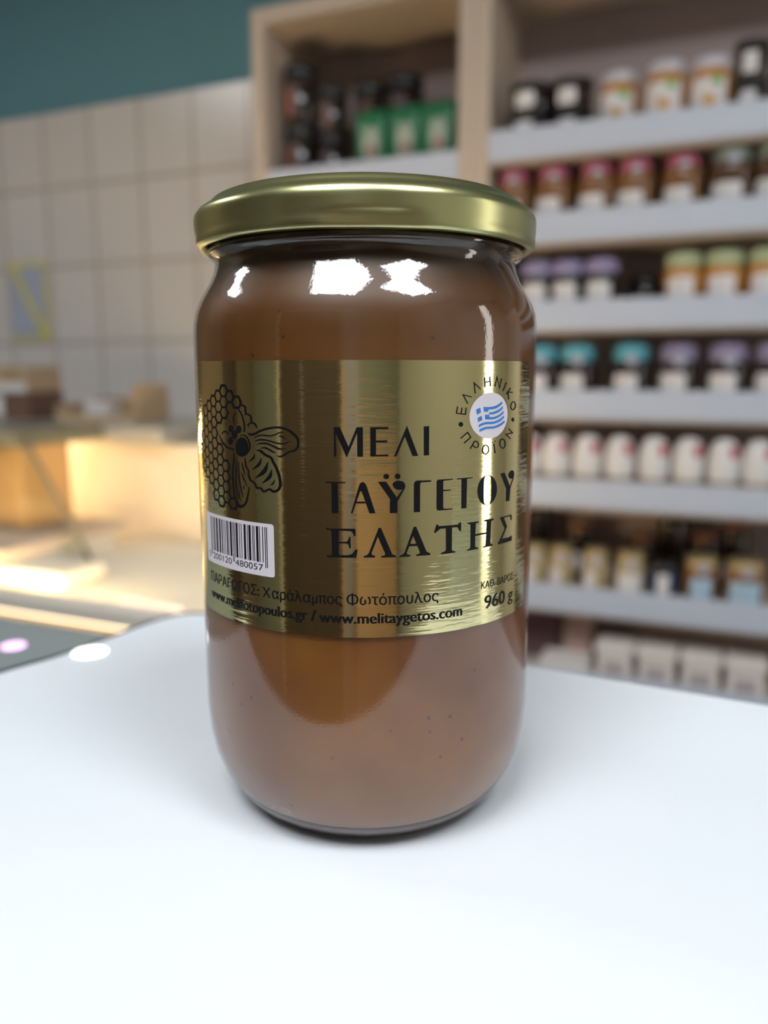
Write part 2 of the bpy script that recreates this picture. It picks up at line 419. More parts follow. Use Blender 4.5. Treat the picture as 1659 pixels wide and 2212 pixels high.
# fourth shelf: teal and violet covers on dark jars
row(dict(lid=LIDS['teal'], body=BLK, h=.108, r=.035, lw=.050, lh=.032, lz=.018, lid_dome=.016), [-.262, -.191, -.090],
    ['dark jar with a teal cover, half hidden behind the big honey jar', 'dark jar with a teal cover, middle one of three', 'dark jar with a teal cover, standing next to the violet covers'], 'teal covered jars', BT[3])
row(dict(lid=LIDS['violet'], body=BLK, h=.106, r=.035, lw=.052, lh=.034, lz=.018, lid_dome=.016), [-.005, .080, .158],
    ['dark jar with a violet cover, next to the teal covers', 'dark jar with a violet cover, middle one of three', 'dark jar with a violet cover, cut by the right photo edge'], 'violet covered jars', BT[3])

# fifth shelf: white domed pots with a red mark
WHT = cm('white_wrap', (.78, .76, .75), .6)
BEI = cm('beige_content', (.50, .42, .32), .5, noise=((60, 60, 90), (.40, .27, .17), 2))
def domed(label, loc):
    t = thing('domed_pot', label, 'pot', loc, 'white domed pots')
    obj('pot', lt([(0, 0), (.022, 0), (.026, .006), (.0265, .036), (.024, .040), (0, .040)], 28), BEI, t, True)
    c = obj('wrap', lt([(.0275, .026), (.0285, .036), (.0285, .060), (.026, .080), (.021, .094), (.012, .103), (0, .106)], 28), WHT, t, True)
    b = bmesh.new(); patch(b, .0278, .35, .95, .068, .092, .010); obj('red_mark', b, RED, c, True)
    return t
LD = ['white domed pot half hidden behind the big honey jar', 'white domed pot, first whole one beside the big honey jar', 'white domed pot, second whole one from the big honey jar', 'white domed pot, third whole one from the big honey jar', 'white domed pot, fourth from the right photo edge', 'white domed pot, third from the right photo edge', 'white domed pot, second from the right photo edge', 'white domed pot cut by the right photo edge']
p0 = domed(LD[0], (-.284, YJ, BT[4]))
for x, l in zip([-.226, -.164, -.102, -.038, .024, .086, .145], LD[1:]):
    copy_thing(p0, (x, YJ, BT[4]), l, 'white domed pots')

# sixth shelf: gold lids in front, taller dark jars behind
row(dict(lid=LIDS['gold'], body=PALE, h=.092, r=.026, lw=.026, lh=.036, lz=.012, la=-.35, lidh=.024, lid_dome=.004), [-.262, -.208, -.139],
    ['small gold-lidded jar of pale honey nearest the big honey jar', 'small gold-lidded jar of pale honey, middle of the left three', 'small gold-lidded jar of pale honey, left of the wide white label'], 'small gold lidded jars', BT[5])
gift_jar('gold-lidded jar with a wide white label on the sixth shelf', 'gold lidded jars on the sixth shelf', (-.071, YJ, BT[5]), LIDS['gold'], PALE, .092, .029, .050, .040, .010, la=0, lidh=.024, lid_dome=.004)
def blue_jar(label, x, r, lw, dark=False):
    t = gift_jar(label, 'gold lidded jars on the sixth shelf', (x, YJ, BT[5]), LIDS['gold'] if not dark else LIDS['black'], AMB if not dark else DBLU, .094 if not dark else .078, r, lw, .052, .004, la=.05, lidh=.022, lid_dome=.004, seal=not dark)
    for c in t.children:
        if c.name.startswith('label'):
            c.data.materials[0] = BLU if not dark else LAB
    return t
blue_jar('dark-lidded jar with navy body between white and pale blue labels', -.008, .028, .022, True)
blue_jar('gold-lidded amber jar with a pale blue label', .060, .032, .040)
blue_jar('wide gold-lidded jar with a pale blue label at the right photo edge', .137, .036, .062)
def tall_jar(label, x, y, h, lidm):
    return gift_jar(label, 'tall dark jars in the back row', (x, y, BT[5]), lidm, BLK, h, .027, .03, .04, .02, seal=False, lidh=.022, lid_dome=.004)
BRN = cm('copper_lid', (.26, .13, .09), .4, metal=.3)
for x, h, l in ((-.285, .165, 'tall dark jar behind the gold lids, nearest the big honey jar'), (-.190, .125, 'copper-lidded dark jar behind the middle small gold lid'), (-.060, .108, 'copper-lidded dark jar behind the wide white label'),
                (-.002, .166, 'tallest dark jar with a reddish top behind the navy jar'), (.062, .122, 'copper-lidded dark jar behind the pale blue label'), (.118, .150, 'tall dark jar in the back row near the right photo edge')):
    tall_jar(l, x, 1.535, h, BRN)

# seventh shelf: white tubs and cartons
TUB = cm('tub_white', (.82, .76, .72), .5)
TUBP = cm('tub_print', (.44, .38, .39), .6)
def tub(label, loc):
    t = thing('white_tub', label, 'tub', loc, 'white lidded tubs')
    b = bmesh.new(); prism(b, smoothline([(-.033, -.033), (.033, -.033), (.033, .033), (-.033, .033)], 1), 0, .064)
    bmesh.ops.bevel(b, geom=b.edges[:], offset=.005, segments=2, affect='EDGES')
    obj('tub_body', b, TUB, t)
    obj('tub_lid', bx(-.038, .038, -.038, .038, .060, .078, bev=.004), TUB, t)
    obj('printed_panel', bx(-.020, .020, -.0338, -.0329, .016, .044), TUBP, t)
    return t
t0 = tub('white lidded tub, leftmost of the row, above the far counter edge', (-.090, YJ, BT[6]))
for x, l in ((-.010, 'white lidded tub, second of the row from the left'), (.071, 'white lidded tub, third of the row from the left'), (.151, 'white lidded tub, cut by the right photo edge')):
    copy_thing(t0, (x, YJ, BT[6]), l, 'white lidded tubs')
PNK = cm('pinkish_card', (.42, .29, .26), .7)
PUR = cm('plum_card', (.13, .07, .09), .6)
tag(obj('carton', bx(-.205, -.145, 1.46, 1.53, BT[6], BT[6]+.115, bev=.003), PNK), 'upright pinkish carton left of the white tubs', 'carton')
tag(obj('carton', bx(-.330, -.215, 1.48, 1.56, BT[6], BT[6]+.11, bev=.003), PUR), 'dark plum carton low beside the big honey jar', 'carton')
lo = thing('low_tray', 'low cream tray in front of the pinkish carton', 'tray', (-.19, 1.425, BT[6]))
b = bmesh.new(); box(b, -.05, .05, -.035, .035, 0, .004)
for a in ((-.05, .05, -.035, -.031), (-.05, .05, .031, .035), (-.05, -.046, -.031, .031), (.046, .05, -.031, .031)): box(b, *a, .004, .030)
obj('tray', b, TUB, lo)
obj('wrapped_goods', bx(-.044, .044, -.029, .029, .004, .027, bev=.006), WHT, lo)

# first shelf: flat dark tins, yellow pots, dark stack
def tin(label, loc, h=.047, r=.040, spot=None, group='stacked dark jars', lab=None):
    t = thing('dark_jar', label, 'jar', loc, group)
    obj('jar_body', lt([(0, 0), (r*.9, 0), (r*.96, .004), (r*.96, h*.72), (r*.9, h*.76), (0, h*.76)], 32), BLK, t, True)
    obj('lid', lt([(r*.95, h*.74), (r, h*.76), (r, h-.003), (r*.95, h), (0, h)], 32), LIDS['black'], t, True)
    b = bmesh.new(); patch(b, r*.97, -.55, .35, h*.12, h*.66, .004); l = obj('label', b, lab or LAB, t, True)
    if spot:
        b = bmesh.new(); patch(b, r*.975, -.75, -.25, h*.12, h*.6, .008); obj('red_print', b, spot, l, True)
    return t
REDO = cm('orange_red_print', (.40, .09, .04), .5)
Y1J = Ys + .050
a1 = tin('flat dark jar at the foot of the stack beside the divider', (-.301, Y1J, BT[0]), .052, .042)
copy_thing(a1, (-.299, Y1J, BT[0]+.052), 'flat dark jar on top of the stack beside the divider')
a2 = tin('flat dark jar with orange-red print at the foot of the second stack', (-.224, Y1J+.012, BT[0]), .052, .040, REDO)
a3 = tin('flat dark jar topping the second stack, left of the yellow pots', (-.224, Y1J+.012, BT[0]+.052), .054, .040)
def yellow_pot(label, loc):
    t = thing('preserve_pot', label, 'jar', loc, 'white-lidded orange preserve jars')
    obj('glass_body', lt([(0, 0), (.031, 0), (.035, .005), (.0355, .070), (.033, .080), (.029, .085), (0, .085)], 32), ORG, t, True)
    obj('lid', lt([(.030, .083), (.0315, .085), (.0315, .098), (.030, .101), (0, .101)], 32), LIDS['white'], t, True)
    b = bmesh.new(); patch(b, .0359, -.95, .85, .002, .066, .004); l = obj('label', b, LAB, t, True)
    b = bmesh.new(); patch(b, .0362, .05, .60, .052, .066, .007); obj('leaf_print', b, GRN, l, True)
    b = bmesh.new(); patch(b, .0362, -.35, .35, .020, .038, .009); obj('fruit_print', b, cm('fruit_print', (.55, .30, .08), .5), l, True)
    return t
y0 = yellow_pot('white-lidded orange preserve jar nearest the dark jar stacks', (-.135, Y1J, BT[0]+.001))
copy_thing(y0, (-.054, Y1J-.010, BT[0]+.004), 'white-lidded orange preserve jar in the middle of three')
copy_thing(y0, (.020, Y1J-.010, BT[0]+.001), 'white-lidded orange preserve jar next to the black jar stack')
tin('black jar at the foot of the stack beside the orange preserves', (.084, Y1J-.005, BT[0]), .062, .031, group='black jars at the right of the top shelf')
tin('black jar on top of the stack beside the orange preserves', (.084, Y1J-.005, BT[0]+.062), .062, .029, group='black jars at the right of the top shelf')
tin('tall black jar cut by the right photo edge on the top shelf', (.137, Y1J+.045, BT[0]), .150, .022, group='black jars at the right of the top shelf')

# top cell of the left unit: dark jars and green bags
ZL = .540 - .020
def coffee(label, x, y, z, h, r, red=False):
    return tin(label, (x, y, z), h, r, REDO if red else None, 'dark jars in the upper left cell', LABD)
coffee('dark jar at the foot of the leftmost stack in the upper left cell', -.812, 1.445, ZL, .120, .036, True)
coffee('dark jar with red print on top of the leftmost stack in the upper left cell', -.812, 1.445, ZL+.120, .122, .036, True)
coffee('dark jar at the foot of the second stack in the upper left cell', -.742, 1.460, ZL, .098, .033)
coffee('dark jar on top of the second stack in the upper left cell', -.742, 1.460, ZL+.098, .095, .033)
coffee('dark jar at the foot of the third stack, behind the green bags', -.684, 1.53, ZL, .103, .036)
coffee('dark jar on top of the third stack, behind the green bags', -.684, 1.53, ZL+.103, .112, .036)
coffee('wide dark jar at the foot of the stack behind the middle green bag', -.602, 1.53, ZL, .103, .040)
coffee('wide dark jar on top of the stack behind the middle green bag', -.602, 1.53, ZL+.103, .115, .040)
GBAG = cm('green_foil', (.02, .17, .07), .3, bump=((60, 60, 60), .4, .004))
GPATCH = cm('bag_panel', (.36, .40, .34), .5)
def green_bag(label, loc):
    t = thing('green_bag', label, 'bag', loc, 'green foil bags')
    b = bmesh.new(); n, m_ = 14, 12; g = []
    def pt(i, j, s):
        u = -1 + 2*i/n; v = j/m_
        th = .020 * (1 - u**4) ** .5 * (max(0, 1 - abs(2*v-1)**3)) ** .5
        return (u*.038*(1 - .06*sin(v*pi)), s*th, v*.125)
    for s in (-1, 1): g.append([[b.verts.new(pt(i, j, s)) for j in range(m_+1)] for i in range(n+1)])
    for k, s in ((0, 1), (1, -1)):
        for i in range(n):
            for j in range(m_):
                q = [g[k][i][j], g[k][i+1][j], g[k][i+1][j+1], g[k][i][j+1]]
                b.faces.new(q if s == 1 else q[::-1])
    bmesh.ops.remove_doubles(b, verts=b.verts[:], dist=.0001)
    obj('bag', b, GBAG, t, True)
    e = bmesh.new(); c = []
    for k in range(24):
        a = 2*pi*k/24; c.append(e.verts.new((.018*cos(a)+.004, -.0222, .055+.034*sin(a))))
    e.faces.new(c); e.normal_update()
    pp = obj('printed_oval', e, GPATCH, t)
    e = bmesh.new(); c = [e.verts.new((.009*cos(2*pi*k/16)+.006, -.0228, .040+.010*sin(2*pi*k/16))) for k in range(16)]
    e.faces.new(c); obj('red_emblem', e, cm('brick_print', (.30, .10, .08), .6), pp)
    return t
g0 = green_bag('green foil bag, left one of three, in front of the dark jars', (-.625, 1.408, ZL))
copy_thing(g0, (-.550, 1.408, ZL), 'green foil bag, middle one of three')
copy_thing(g0, (-.480, 1.408, ZL), 'green foil bag, right one of three, beside the divider')

# ================================================================== left background
tag(obj('wall_notice', bx(-1.905, -1.762, Y1-.004, Y1-.0005, .212, .432), M['notice']), 'paper notice with yellow stripes taped on the tiled wall', 'notice')
no = bpy.data.objects['wall_notice']
b = bmesh.new()
for q in ((-1.905, -1.762, .422, .432), (-1.772, -1.762, .212, .422), (-1.905, -1.772, .212, .220)): box(b, q[0], q[1], Y1-.0055, Y1-.004, q[2], q[3])
vs = [b.verts.new((x, Y1-.006, z)) for x, z in ((-1.905, .432), (-1.885, .432), (-1.762, .212), (-1.785, .212))]; b.faces.new(vs)
obj('yellow_border', b, M['yellow'], no)

bc = thing('back_counter', 'cream cabinet with steel worktop along the tiled wall', 'counter', (-1.8, 1.4, ZF))
o = bc.location
obj('cabinet_front', bx(-2.6+1.8, -.905+1.8, 1.235-1.4, 1.615-1.4, 0, -.042-ZF, bev=.003), M['cream'], bc)
obj('worktop', bx(-2.6+1.8, -1.035+1.8, 1.200-1.4, 1.615-1.4, -.042-ZF, -.004-ZF, bev=.006), M['steel'], bc)
for xx in (-1.72, -1.30):
    obj('door_gap', bx(xx+1.8-.002, xx+1.8+.002, 1.2335-1.4, 1.2355-1.4, .05, -.06-ZF), M['grey_rail'], bc)

def open_box(name, label, loc, w, dp, h, mside, mleft, rz=0.0):
    t = thing(name, label, 'box', loc, rz=rz)
    obj('base', bx(-w/2, w/2, -dp/2, dp/2, 0, .004), mside, t)
    obj('back_panel', bx(-w/2, w/2, dp/2-.004, dp/2, .004, h*.62), mside, t)
    obj('end_panel', bx(w/2-.004, w/2, -dp/2, dp/2-.004, .004, h), mleft, t)
    obj('end_panel', bx(-w/2, -w/2+.004, -dp/2, dp/2-.004, .004, h*.5), mleft, t)
    obj('front_flap', bx(-w/2+.004, w/2-.004, -dp/2, -dp/2+.004, .004, h*.22), mleft, t)
    return t
ob = open_box('cardboard_box', 'open tan cardboard box on the steel worktop', (-1.300, 1.36, -.004), .215, .15, .092, M['kraft'], M['kraft_light'], .12)
tag(obj('wrapped_packet', bx(-1.375, -1.300, 1.335, 1.385, .0005, .045, bev=.006), M['paper']), 'white packet lying inside the open cardboard box', 'packet')
t = thing('carton', 'brown and white carton lying at the foot of the stack on the worktop', 'carton', (-1.615, 1.38, -.004))
obj('carton_body', bx(-.075, .075, -.06, .06, 0, .070, bev=.003), M['kraft_dark'], t)
obj('side_label', bx(-.073, -.012, -.0606, -.0598, .008, .062), M['paper'], t)
t = thing('carton', 'tan and white carton topping the stack on the worktop', 'carton', (-1.622, 1.38, .066))
obj('carton_body', bx(-.078, .078, -.06, .06, 0, .066, bev=.003), M['kraft_light'], t)
obj('side_band', bx(-.078, .078, -.0606, -.0598, .0, .022), M['paper'], t)
obj('side_band', bx(.0, .060, -.0606, -.0598, .030, .058), M['kraft'], t)
tag(obj('paper_bag', bx(-1.50, -1.43, 1.36, 1.42, -.004, .028, bev=.012), M['kraft_light']), 'small crumpled tan packet between the cartons and the open box', 'packet')

# deli case
dc = thing('deli_case', 'glass deli display case with warm light inside', 'display case', (-1.5, .9, ZF))
def D(x0, x1, y0, y1, z0, z1, bev=0): return bx(x0+1.5, x1+1.5, y0-.9, y1-.9, z0-ZF, z1-ZF, bev=bev)
obj('base_cabinet', D(-2.5, -.56, .64, 1.19, -1.0, -.265, .004), M['cream'], dc)
obj('deck', D(-2.5, -.56, .64, 1.19, -.265, -.250), M['white_cheese'], dc)
obj('front_rail', D(-2.5, -.53, .606, .640, -.222, -.197, .003), M['grey_rail'], dc)
obj('front_panel', D(-2.5, -.53, .632, .640, -.60, -.222), M['pale_cream'], dc)
obj('hood', D(-2.5, -1.175, .93, 1.185, -.030, .004, .005), M['glass_edge'], dc)
lt_ = bmesh.new(); bmesh.ops.create_cone(lt_, cap_ends=True, segments=16, radius1=.010, radius2=.010, depth=1.0, matrix=Matrix.Translation((-1.75+1.5, 1.05-.9, -.045-ZF)) @ Matrix.Rotation(pi/2, 4, 'Y'))
obj('lamp_or_fill_tube', lt_, M['warm_lamp'], dc)
lt_ = bmesh.new(); bmesh.ops.create_cone(lt_, cap_ends=True, segments=16, radius1=.009, radius2=.009, depth=.52, matrix=Matrix.Translation((-.81+1.5, .668-.9, -.219-ZF)) @ Matrix.Rotation(pi/2, 4, 'Y'))  # added fill tube, unseen behind the rail, brightens deck and cabinet
obj('lamp_or_fill_tube', lt_, M['warm_lamp'], dc)
g = bmesh.new()
pv = [(-2.5, -.02), (-1.160, -.01), (-1.075, -.12), (-.985, -.285), (-.975, -.25), (-2.5, -.25)]
pv = [(-2.5, -.02), (-1.165, -.005), (-1.075, -.14), (-1.005, -.25), (-2.5, -.25)]
for y in (.944, .950):
    g.faces.new([g.verts.new((x+1.5, y-.9, z-ZF)) for x, z in pv])
gp = obj('end_glass', g, M['case_glass'], dc)
eb = bmesh.new()
for (xa, za), (xb, zb) in zip(pv[1:3], pv[2:4]):
    a_, b_ = [(xa, za), (xa+.006, za+.002), (xb+.006, zb), (xb, zb)], None
    q0 = [eb.verts.new((x+1.5, .943-.9, z-ZF)) for x, z in a_]; q1 = [eb.verts.new((x+1.5, .951-.9, z-ZF)) for x, z in a_]
    eb.faces.new(q0); eb.faces.new(q1[::-1])
    for i in range(4): eb.faces.new([q0[i], q1[i], q1[(i+1) % 4], q0[(i+1) % 4]])
bmesh.ops.recalc_face_normals(eb, faces=eb.faces[:])
obj('glass_edge', eb, M['glass_edge'], gp)
lt_ = bmesh.new(); bmesh.ops.create_cone(lt_, cap_ends=True, segments=12, radius1=.003, radius2=.003, depth=1.4, matrix=Matrix.Translation((-1.25+1.5, .620-.9, -.2255-ZF)) @ Matrix.Rotation(pi/2, 4, 'Y'))  # added strip, unseen under the rail lip, brightens the front panel
obj('lamp_or_fill_tube', lt_, M['strip_fill'], dc)
obj('tray_stand', D(-2.2, -1.085, .82, 1.10, -.25, -.212), M['grey_rail'], dc)
tag(obj('wooden_board', bx(-2.1, -1.075, .80, 1.13, -.212, -.196, bev=.004), M['panel']), 'pale wooden board inside the deli case', 'board')
b = bmesh.new(); box(b, -.09, .09, -.07, .07, 0, .18, bev=.012)
tag(obj('cheese_block', b, M['cheese'], loc=(-1.270, 1.02, -.196)), 'large tan cheese block standing on the wooden board', 'cheese')
b = bmesh.new(); box(b, -.11, .11, -.06, .06, 0, .030, bev=.014)
tag(obj('white_cheese', b, M['white_cheese'], loc=(-1.030, .840, -.25)), 'brightly lit white cheese slab lying on the case deck', 'cheese')
b = bmesh.new(); box(b, -.06, .06, -.03, .03, 0, .022, bev=.009)
tag(obj('paper_parcel', b, M['paper'], loc=(-.70, .72, -.25)), 'small white paper parcel at the right end of the case deck', 'parcel')

# ================================================================== service counter with white board
ct = thing('service_counter', 'grey glass-topped counter under the white board', 'counter', (0, 0, ZF))
obj('counter_body', bx(-.95, .75, -.112, .150, 0, .930), M['counter_front'], ct)
obj('glass_top', bx(-.97, .77, -.118, .165, .930, .960, bev=.004), M['grey_glass'], ct)
outl = [(-.1640, .0161), (-.1578, .0382), (-.1545, .0650), (-.1530, .0850), (-.1505, .0985), (-.1466, .1068), (-.1384, .1120), (-.120, .1130), (-.05, .1098), (.0233, .1046), (.1086, .0999), (.24, .0925), (.24, -.118), (-.178, -.118), (-.170, -.02)]
def refine(p, n):     # smooth only the rounded far-left corner
    q = smoothline(p, n)
    out = []
    for i in range(len(p)):
        if i in (8, 9, 10, 11, 12, 13): out.append(p[i])
        else: out += [tuple(v)[:2] for v in q[i*n:(i+1)*n]]
    return out
top = refine([(*p, 0) for p in outl], 5); top = [(p[0], p[1]) for p in top]
def grow(p):
    x, y = p
    if x > .0: return (x, y - .0005)
    k = min(1.0, -x/.12)
    return (x - .0055*k, y + (.0065*k if y > 0 else 0))
wb = thing('counter_board', 'white board with a rounded black-rimmed corner on the counter', 'board', (0, 0, -.04))
obj('black_base', prism(bmesh.new(), [grow(p) for p in top], 0, .0385), M['black_rim'], wb)
obj('white_top', prism(bmesh.new(), top, .0385, .040), M['board'], wb)
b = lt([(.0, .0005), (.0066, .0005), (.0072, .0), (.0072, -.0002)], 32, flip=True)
tag(obj('glow_disc', b, M['white_glow'], loc=(-.1488, .0480, .0003)), 'small glowing disc standing in for a light spot on the white board', 'glow disc')  # emissive disc stands in for a spot of light, not a fitting
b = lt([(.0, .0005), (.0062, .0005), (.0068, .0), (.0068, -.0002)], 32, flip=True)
tag(obj('glow_disc', b, M['pink_glow'], loc=(-.2800, .1240, -.0397)), 'small glowing disc standing in for pink light on the grey glass counter', 'glow disc')  # added glowing disc, imitates pink light showing in the glass

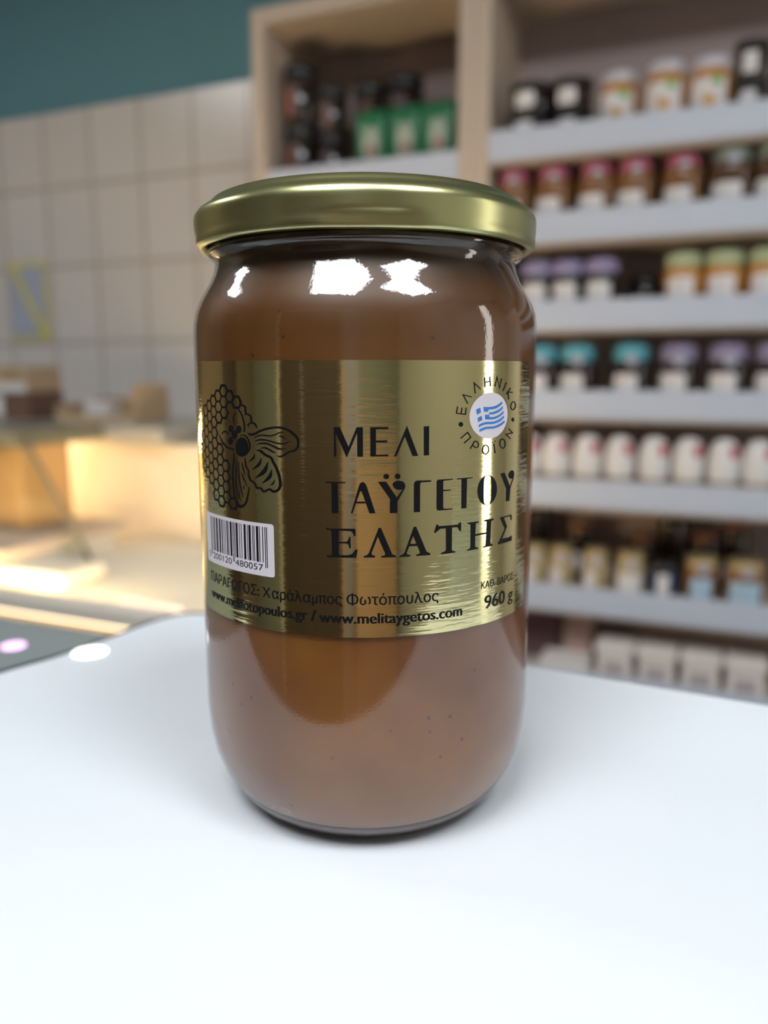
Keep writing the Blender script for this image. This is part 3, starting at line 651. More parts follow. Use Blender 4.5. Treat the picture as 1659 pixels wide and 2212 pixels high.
# ================================================================== the honey jar
FILLS = {'title':[[-6.98,103.52,-5.67,103.53,-3.83,99.34,-2.11,103.52,-0.74,103.55,-0.74,97.22,-1.98,97.22,-2.01,102.26,-4.23,96.98,-6.53,102.1,-6.49,97.22,-6.99,97.21],[0.8,103.54,4.69,103.58,4.69,103.12,2.05,103.05,2.05,100.72,4.44,100.72,4.44,100.27,2.05,100.26,2.04,97.67,4.7,97.71,4.7,97.27,0.81,97.25],[8.72,103.79,11.28,97.25,10.01,97.2,8.27,101.48,6.48,97.25,5.89,97.23],[12.51,103.58,13.75,103.61,13.78,97.29,12.57,97.27],[-8.93,91.77,-4.57,91.77,-4.6,91.47,-6.26,91.48,-6.17,84.91,-7.61,84.88,-7.64,91.45,-8.93,91.5],[-3.45,84.87,-1.63,91.04,-1.36,91.55,-0.9,91.79,-0.44,91.63,-0.04,91.04,1.91,84.92,0.6,84.9,-1.08,89.67,-1.24,89.78,-1.4,89.67,-3.1,84.87],[-2.18,87.5,-0.39,87.53,-0.19,87.09,-2.34,87.09],[4.86,92.92,4.83,92.74,4.74,92.58,4.6,92.45,4.43,92.37,4.23,92.35,4.04,92.38,3.86,92.46,3.73,92.59,3.64,92.76,3.61,92.94,3.64,93.12,3.73,93.28,3.86,93.41,4.04,93.49,4.23,93.52,4.43,93.49,4.6,93.4,4.74,93.27,4.83,93.1],[7.35,92.91,7.32,92.73,7.23,92.56,7.09,92.43,6.91,92.35,6.71,92.32,6.52,92.36,6.34,92.45,6.2,92.58,6.11,92.75,6.08,92.94,6.11,93.12,6.2,93.29,6.34,93.42,6.52,93.5,6.71,93.53,6.91,93.49,7.08,93.4,7.23,93.27,7.32,93.1],[2.42,91.8,4.21,91.8,6.58,88.31,7.8,90.03,7.31,89.96,6.63,90.01,5.95,90.36,5.6,91.1,5.68,91.44,6.01,91.76,6.82,91.99,7.71,91.86,8.25,91.44,8.48,90.76,8.26,90.1,6.72,87.45,6.7,84.87,5.02,84.89,5.04,88.03],[10.37,84.9,10.35,91.11,10.6,91.7,11.16,91.88,14.34,91.81,14.36,91.55,14.27,91.46,12.15,91.44,11.87,91.32,11.78,91.05,11.8,84.92],[15.66,91.49,15.89,91.82,16.27,91.87,19.64,91.85,19.67,91.63,17.48,91.56,17.28,91.41,17.28,89.55,19.19,89.49,19.19,89.27,17.29,89.23,17.34,85.65,17.43,85.4,17.65,85.29,19.69,85.21,19.63,84.96,16.13,84.96,15.8,85.13,15.71,85.41],[20.73,91.84,25.11,91.85,25.15,91.68,23.51,91.6,23.48,84.96,22.08,84.96,21.98,91.59,20.78,91.62],[34.32,91.92,36,91.97,38.48,88.52,39.56,90.19,38.5,90.3,37.84,90.7,37.55,91.38,38.13,91.98,38.83,92.25,39.57,92.21,40.2,91.86,40.37,91.1,40.11,90.18,38.68,88.06,38.38,85.03,36.84,85.1,36.8,88.12],[-8.83,81.61,-8.17,81.46,-2.89,81.52,-2.55,81.46,-2.43,81.33,-2.44,79.86,-2.76,79.88,-3.03,80.51,-3.23,80.78,-3.56,80.94,-6.12,81.06,-6.18,78.57,-4.39,78.63,-4.05,78.99,-3.91,79.68,-3.54,79.68,-3.51,77.11,-3.83,77.1,-3.99,77.9,-4.39,78.19,-6.15,78.18,-6.2,75.79,-5.91,75.52,-4,75.61,-3.19,75.91,-2.51,76.88,-2,76.89,-2.32,75.03,-8.85,75.01,-8.85,75.35,-7.96,75.45,-7.66,75.74,-7.73,80.82,-8.03,81.14,-8.83,81.14],[2.54,81.69,3.11,81.68,5.44,76.03,5.71,75.6,6.42,75.36,6.37,75.03,3.13,75.04,3.13,75.37,3.87,75.52,4.01,75.86,2.41,79.67,1.04,76.12,1.11,75.71,1.81,75.42,1.81,75.07,-0.69,75.09,-0.69,75.42,0.03,75.63,0.44,76.13,2.33,81.04],[10.39,81.68,10.95,81.65,13.41,75.9,14.3,75.47,14.31,75.06,11,75.07,11,75.38,11.78,75.58,11.82,75.92,10.26,79.61,8.81,75.89,8.95,75.53,9.7,75.36,9.66,75.04,7.17,75.02,7.16,75.33,7.91,75.58,8.32,75.98],[9.36,77.88,11.15,77.84,11.41,77.32,9.15,77.34],[15.72,81.84,16.02,81.85,16.33,81.46,21.22,81.39,21.63,81.85,22.08,81.85,22.12,79.9,21.75,79.8,21.07,80.85,19.68,80.86,19.69,75.77,20.02,75.46,20.71,75.33,20.65,75.05,16.96,75.02,16.9,75.31,17.79,75.53,18.19,75.85,18.09,80.8,16.64,80.83,15.44,79.95,15.17,80.11],[23.8,81.57,27.13,81.57,27.2,81.32,26.3,81.14,26.21,78.68,29.69,78.69,29.77,81.13,28.79,81.46,28.89,81.65,32.15,81.66,32.2,81.36,31.29,81.09,31.17,75.8,32.15,75.48,32.07,75.2,28.78,75.14,28.78,75.38,29.58,75.58,29.7,78.29,26.19,78.24,26.22,75.74,27.25,75.35,27.18,75.11,23.88,75.08,23.87,75.31,24.65,75.51,24.85,75.91,24.77,81.05,23.86,81.34],[34.47,81.57,39.72,81.62,39.8,80.15,39.34,80.29,38.84,81.3,36.18,81.25,37.68,78.97,35.56,76.32,38.68,76.2,40.01,76.44,40.09,75.14,34.13,75.14,33.95,75.39,36.62,78.53]],
 'bee':[[-28.37,98.55,-28.45,98.02,-28.64,97.51,-28.93,97.06,-29.31,96.68,-29.75,96.41,-30.24,96.25,-30.75,96.22,-31.24,96.31,-31.69,96.53,-32.07,96.86,-32.35,97.29,-32.52,97.78,-32.56,98.31,-32.47,98.85,-32.25,99.36,-31.93,99.82,-31.52,100.2,-31.05,100.47,-30.55,100.62,-30.05,100.65,-29.57,100.54,-29.15,100.32,-28.81,99.98,-28.55,99.56,-28.4,99.07],[-33.22,102.44,-33.25,102.23,-33.34,102.04,-33.47,101.86,-33.63,101.72,-33.82,101.61,-34.03,101.55,-34.25,101.54,-34.46,101.58,-34.64,101.67,-34.8,101.8,-34.92,101.96,-34.99,102.15,-35,102.35,-34.96,102.56,-34.87,102.76,-34.74,102.94,-34.57,103.08,-34.37,103.18,-34.15,103.24,-33.94,103.25,-33.74,103.21,-33.56,103.12,-33.41,103,-33.3,102.83,-33.23,102.64],[-30.35,102.4,-30.38,102.19,-30.47,101.99,-30.61,101.81,-30.78,101.66,-30.98,101.56,-31.2,101.5,-31.43,101.48,-31.65,101.52,-31.85,101.61,-32.02,101.74,-32.14,101.91,-32.22,102.1,-32.24,102.31,-32.2,102.52,-32.1,102.72,-31.96,102.9,-31.78,103.05,-31.57,103.16,-31.35,103.22,-31.12,103.22,-30.91,103.18,-30.71,103.09,-30.55,102.96,-30.43,102.8,-30.37,102.6],[-31.85,101.14,-31.89,100.9,-31.99,100.67,-32.14,100.46,-32.33,100.29,-32.55,100.17,-32.79,100.1,-33.04,100.09,-33.29,100.13,-33.51,100.23,-33.69,100.38,-33.82,100.57,-33.9,100.8,-33.92,101.04,-33.88,101.28,-33.77,101.51,-33.62,101.72,-33.42,101.89,-33.19,102.01,-32.94,102.08,-32.69,102.09,-32.46,102.05,-32.25,101.94,-32.07,101.79,-31.95,101.6,-31.87,101.38],[-33.44,99.63,-33.48,99.43,-33.57,99.23,-33.7,99.05,-33.88,98.9,-34.09,98.79,-34.31,98.73,-34.54,98.71,-34.77,98.75,-34.97,98.83,-35.14,98.96,-35.27,99.13,-35.34,99.32,-35.36,99.52,-35.32,99.73,-35.22,99.93,-35.08,100.11,-34.89,100.26,-34.68,100.37,-34.45,100.43,-34.22,100.44,-34,100.4,-33.8,100.32,-33.64,100.19,-33.52,100.03,-33.45,99.84],[-36.13,103.57,-36.18,103.51,-36.29,103.47,-36.41,103.5,-36.45,103.56,-36.4,103.62,-36.28,103.65,-36.17,103.63],[-35.67,103.32,-35.72,103.26,-35.83,103.23,-35.94,103.25,-35.99,103.31,-35.94,103.38,-35.82,103.41,-35.71,103.39],[-35.29,103.12,-35.34,103.05,-35.45,103.02,-35.56,103.04,-35.61,103.1,-35.56,103.17,-35.44,103.2,-35.34,103.18],[-34.68,104.52,-34.73,104.46,-34.84,104.43,-34.94,104.45,-34.98,104.51,-34.94,104.57,-34.83,104.6,-34.72,104.58],[-34.63,104.17,-34.67,104.1,-34.78,104.07,-34.89,104.09,-34.93,104.16,-34.88,104.22,-34.77,104.25,-34.67,104.23],[-34.58,103.73,-34.62,103.66,-34.73,103.63,-34.84,103.65,-34.88,103.71,-34.83,103.78,-34.72,103.81,-34.62,103.79]],
 'comb':[],
 'sealtext':[[31.33,99.35,31.29,99.26,31.18,99.21,31.03,99.22,30.92,99.28,30.87,99.38,30.91,99.46,31.02,99.51,31.17,99.5,31.28,99.44],[32.16,99.55,32.11,99.46,32,99.41,31.85,99.42,31.73,99.48,31.68,99.57,31.72,99.66,31.84,99.71,31.99,99.7,32.11,99.64],[22.18,103.76,22.15,103.6,22.07,103.45,21.94,103.34,21.77,103.27,21.59,103.25,21.4,103.28,21.24,103.36,21.11,103.49,21.02,103.64,20.99,103.8,21.01,103.96,21.09,104.11,21.22,104.22,21.38,104.29,21.57,104.31,21.75,104.28,21.92,104.2,22.05,104.08,22.14,103.93],[39.64,104.13,39.61,103.97,39.53,103.84,39.39,103.74,39.22,103.67,39.02,103.66,38.82,103.69,38.65,103.77,38.5,103.89,38.41,104.03,38.37,104.19,38.39,104.34,38.47,104.47,38.6,104.58,38.77,104.64,38.97,104.66,39.16,104.62,39.35,104.54,39.49,104.43,39.6,104.28]],
 'flag':[[25.66,106.9,26.25,107.1,26.91,107.31,27.14,106.22,26.54,105.99,25.95,105.76],[26.14,105.03,26.76,105.29,27.39,105.49,27.61,104.57,26.99,104.37,26.35,104.11],[27.79,107.42,29.56,107.37,30.74,107.41,31.97,107.62,33.07,108,34.22,108.55,34.31,108.01,33.26,107.44,32.15,107.02,30.91,106.85,29.4,106.82,29.47,106.38,28.06,106.36],[28.33,105.66,29.73,105.69,29.92,105.13,31.13,105.09,32.37,105.3,33.58,105.71,34.8,106.38,34.89,105.86,33.68,105.2,32.47,104.79,31.15,104.59,28.5,104.65],[29.67,106.19,30.78,106.18,32.17,106.46,33.45,106.88,34.47,107.45,34.56,106.94,33.55,106.35,32.35,105.9,30.95,105.7,29.76,105.69],[26.48,103.47,27.55,103.87,28.66,104.08,31.17,104.03,32.41,104.24,33.71,104.64,35.02,105.3,35.11,104.79,33.9,104.12,32.51,103.73,31.18,103.53,28.82,103.57,27.7,103.37,26.54,102.97],[26.75,102.46,27.86,102.81,28.98,103.02,31.2,102.97,32.45,103.17,33.75,103.57,35.28,104.17,35.41,103.65,33.94,103.02,32.55,102.66,31.22,102.47,28.99,102.5,27.87,102.26,26.81,101.96]]}
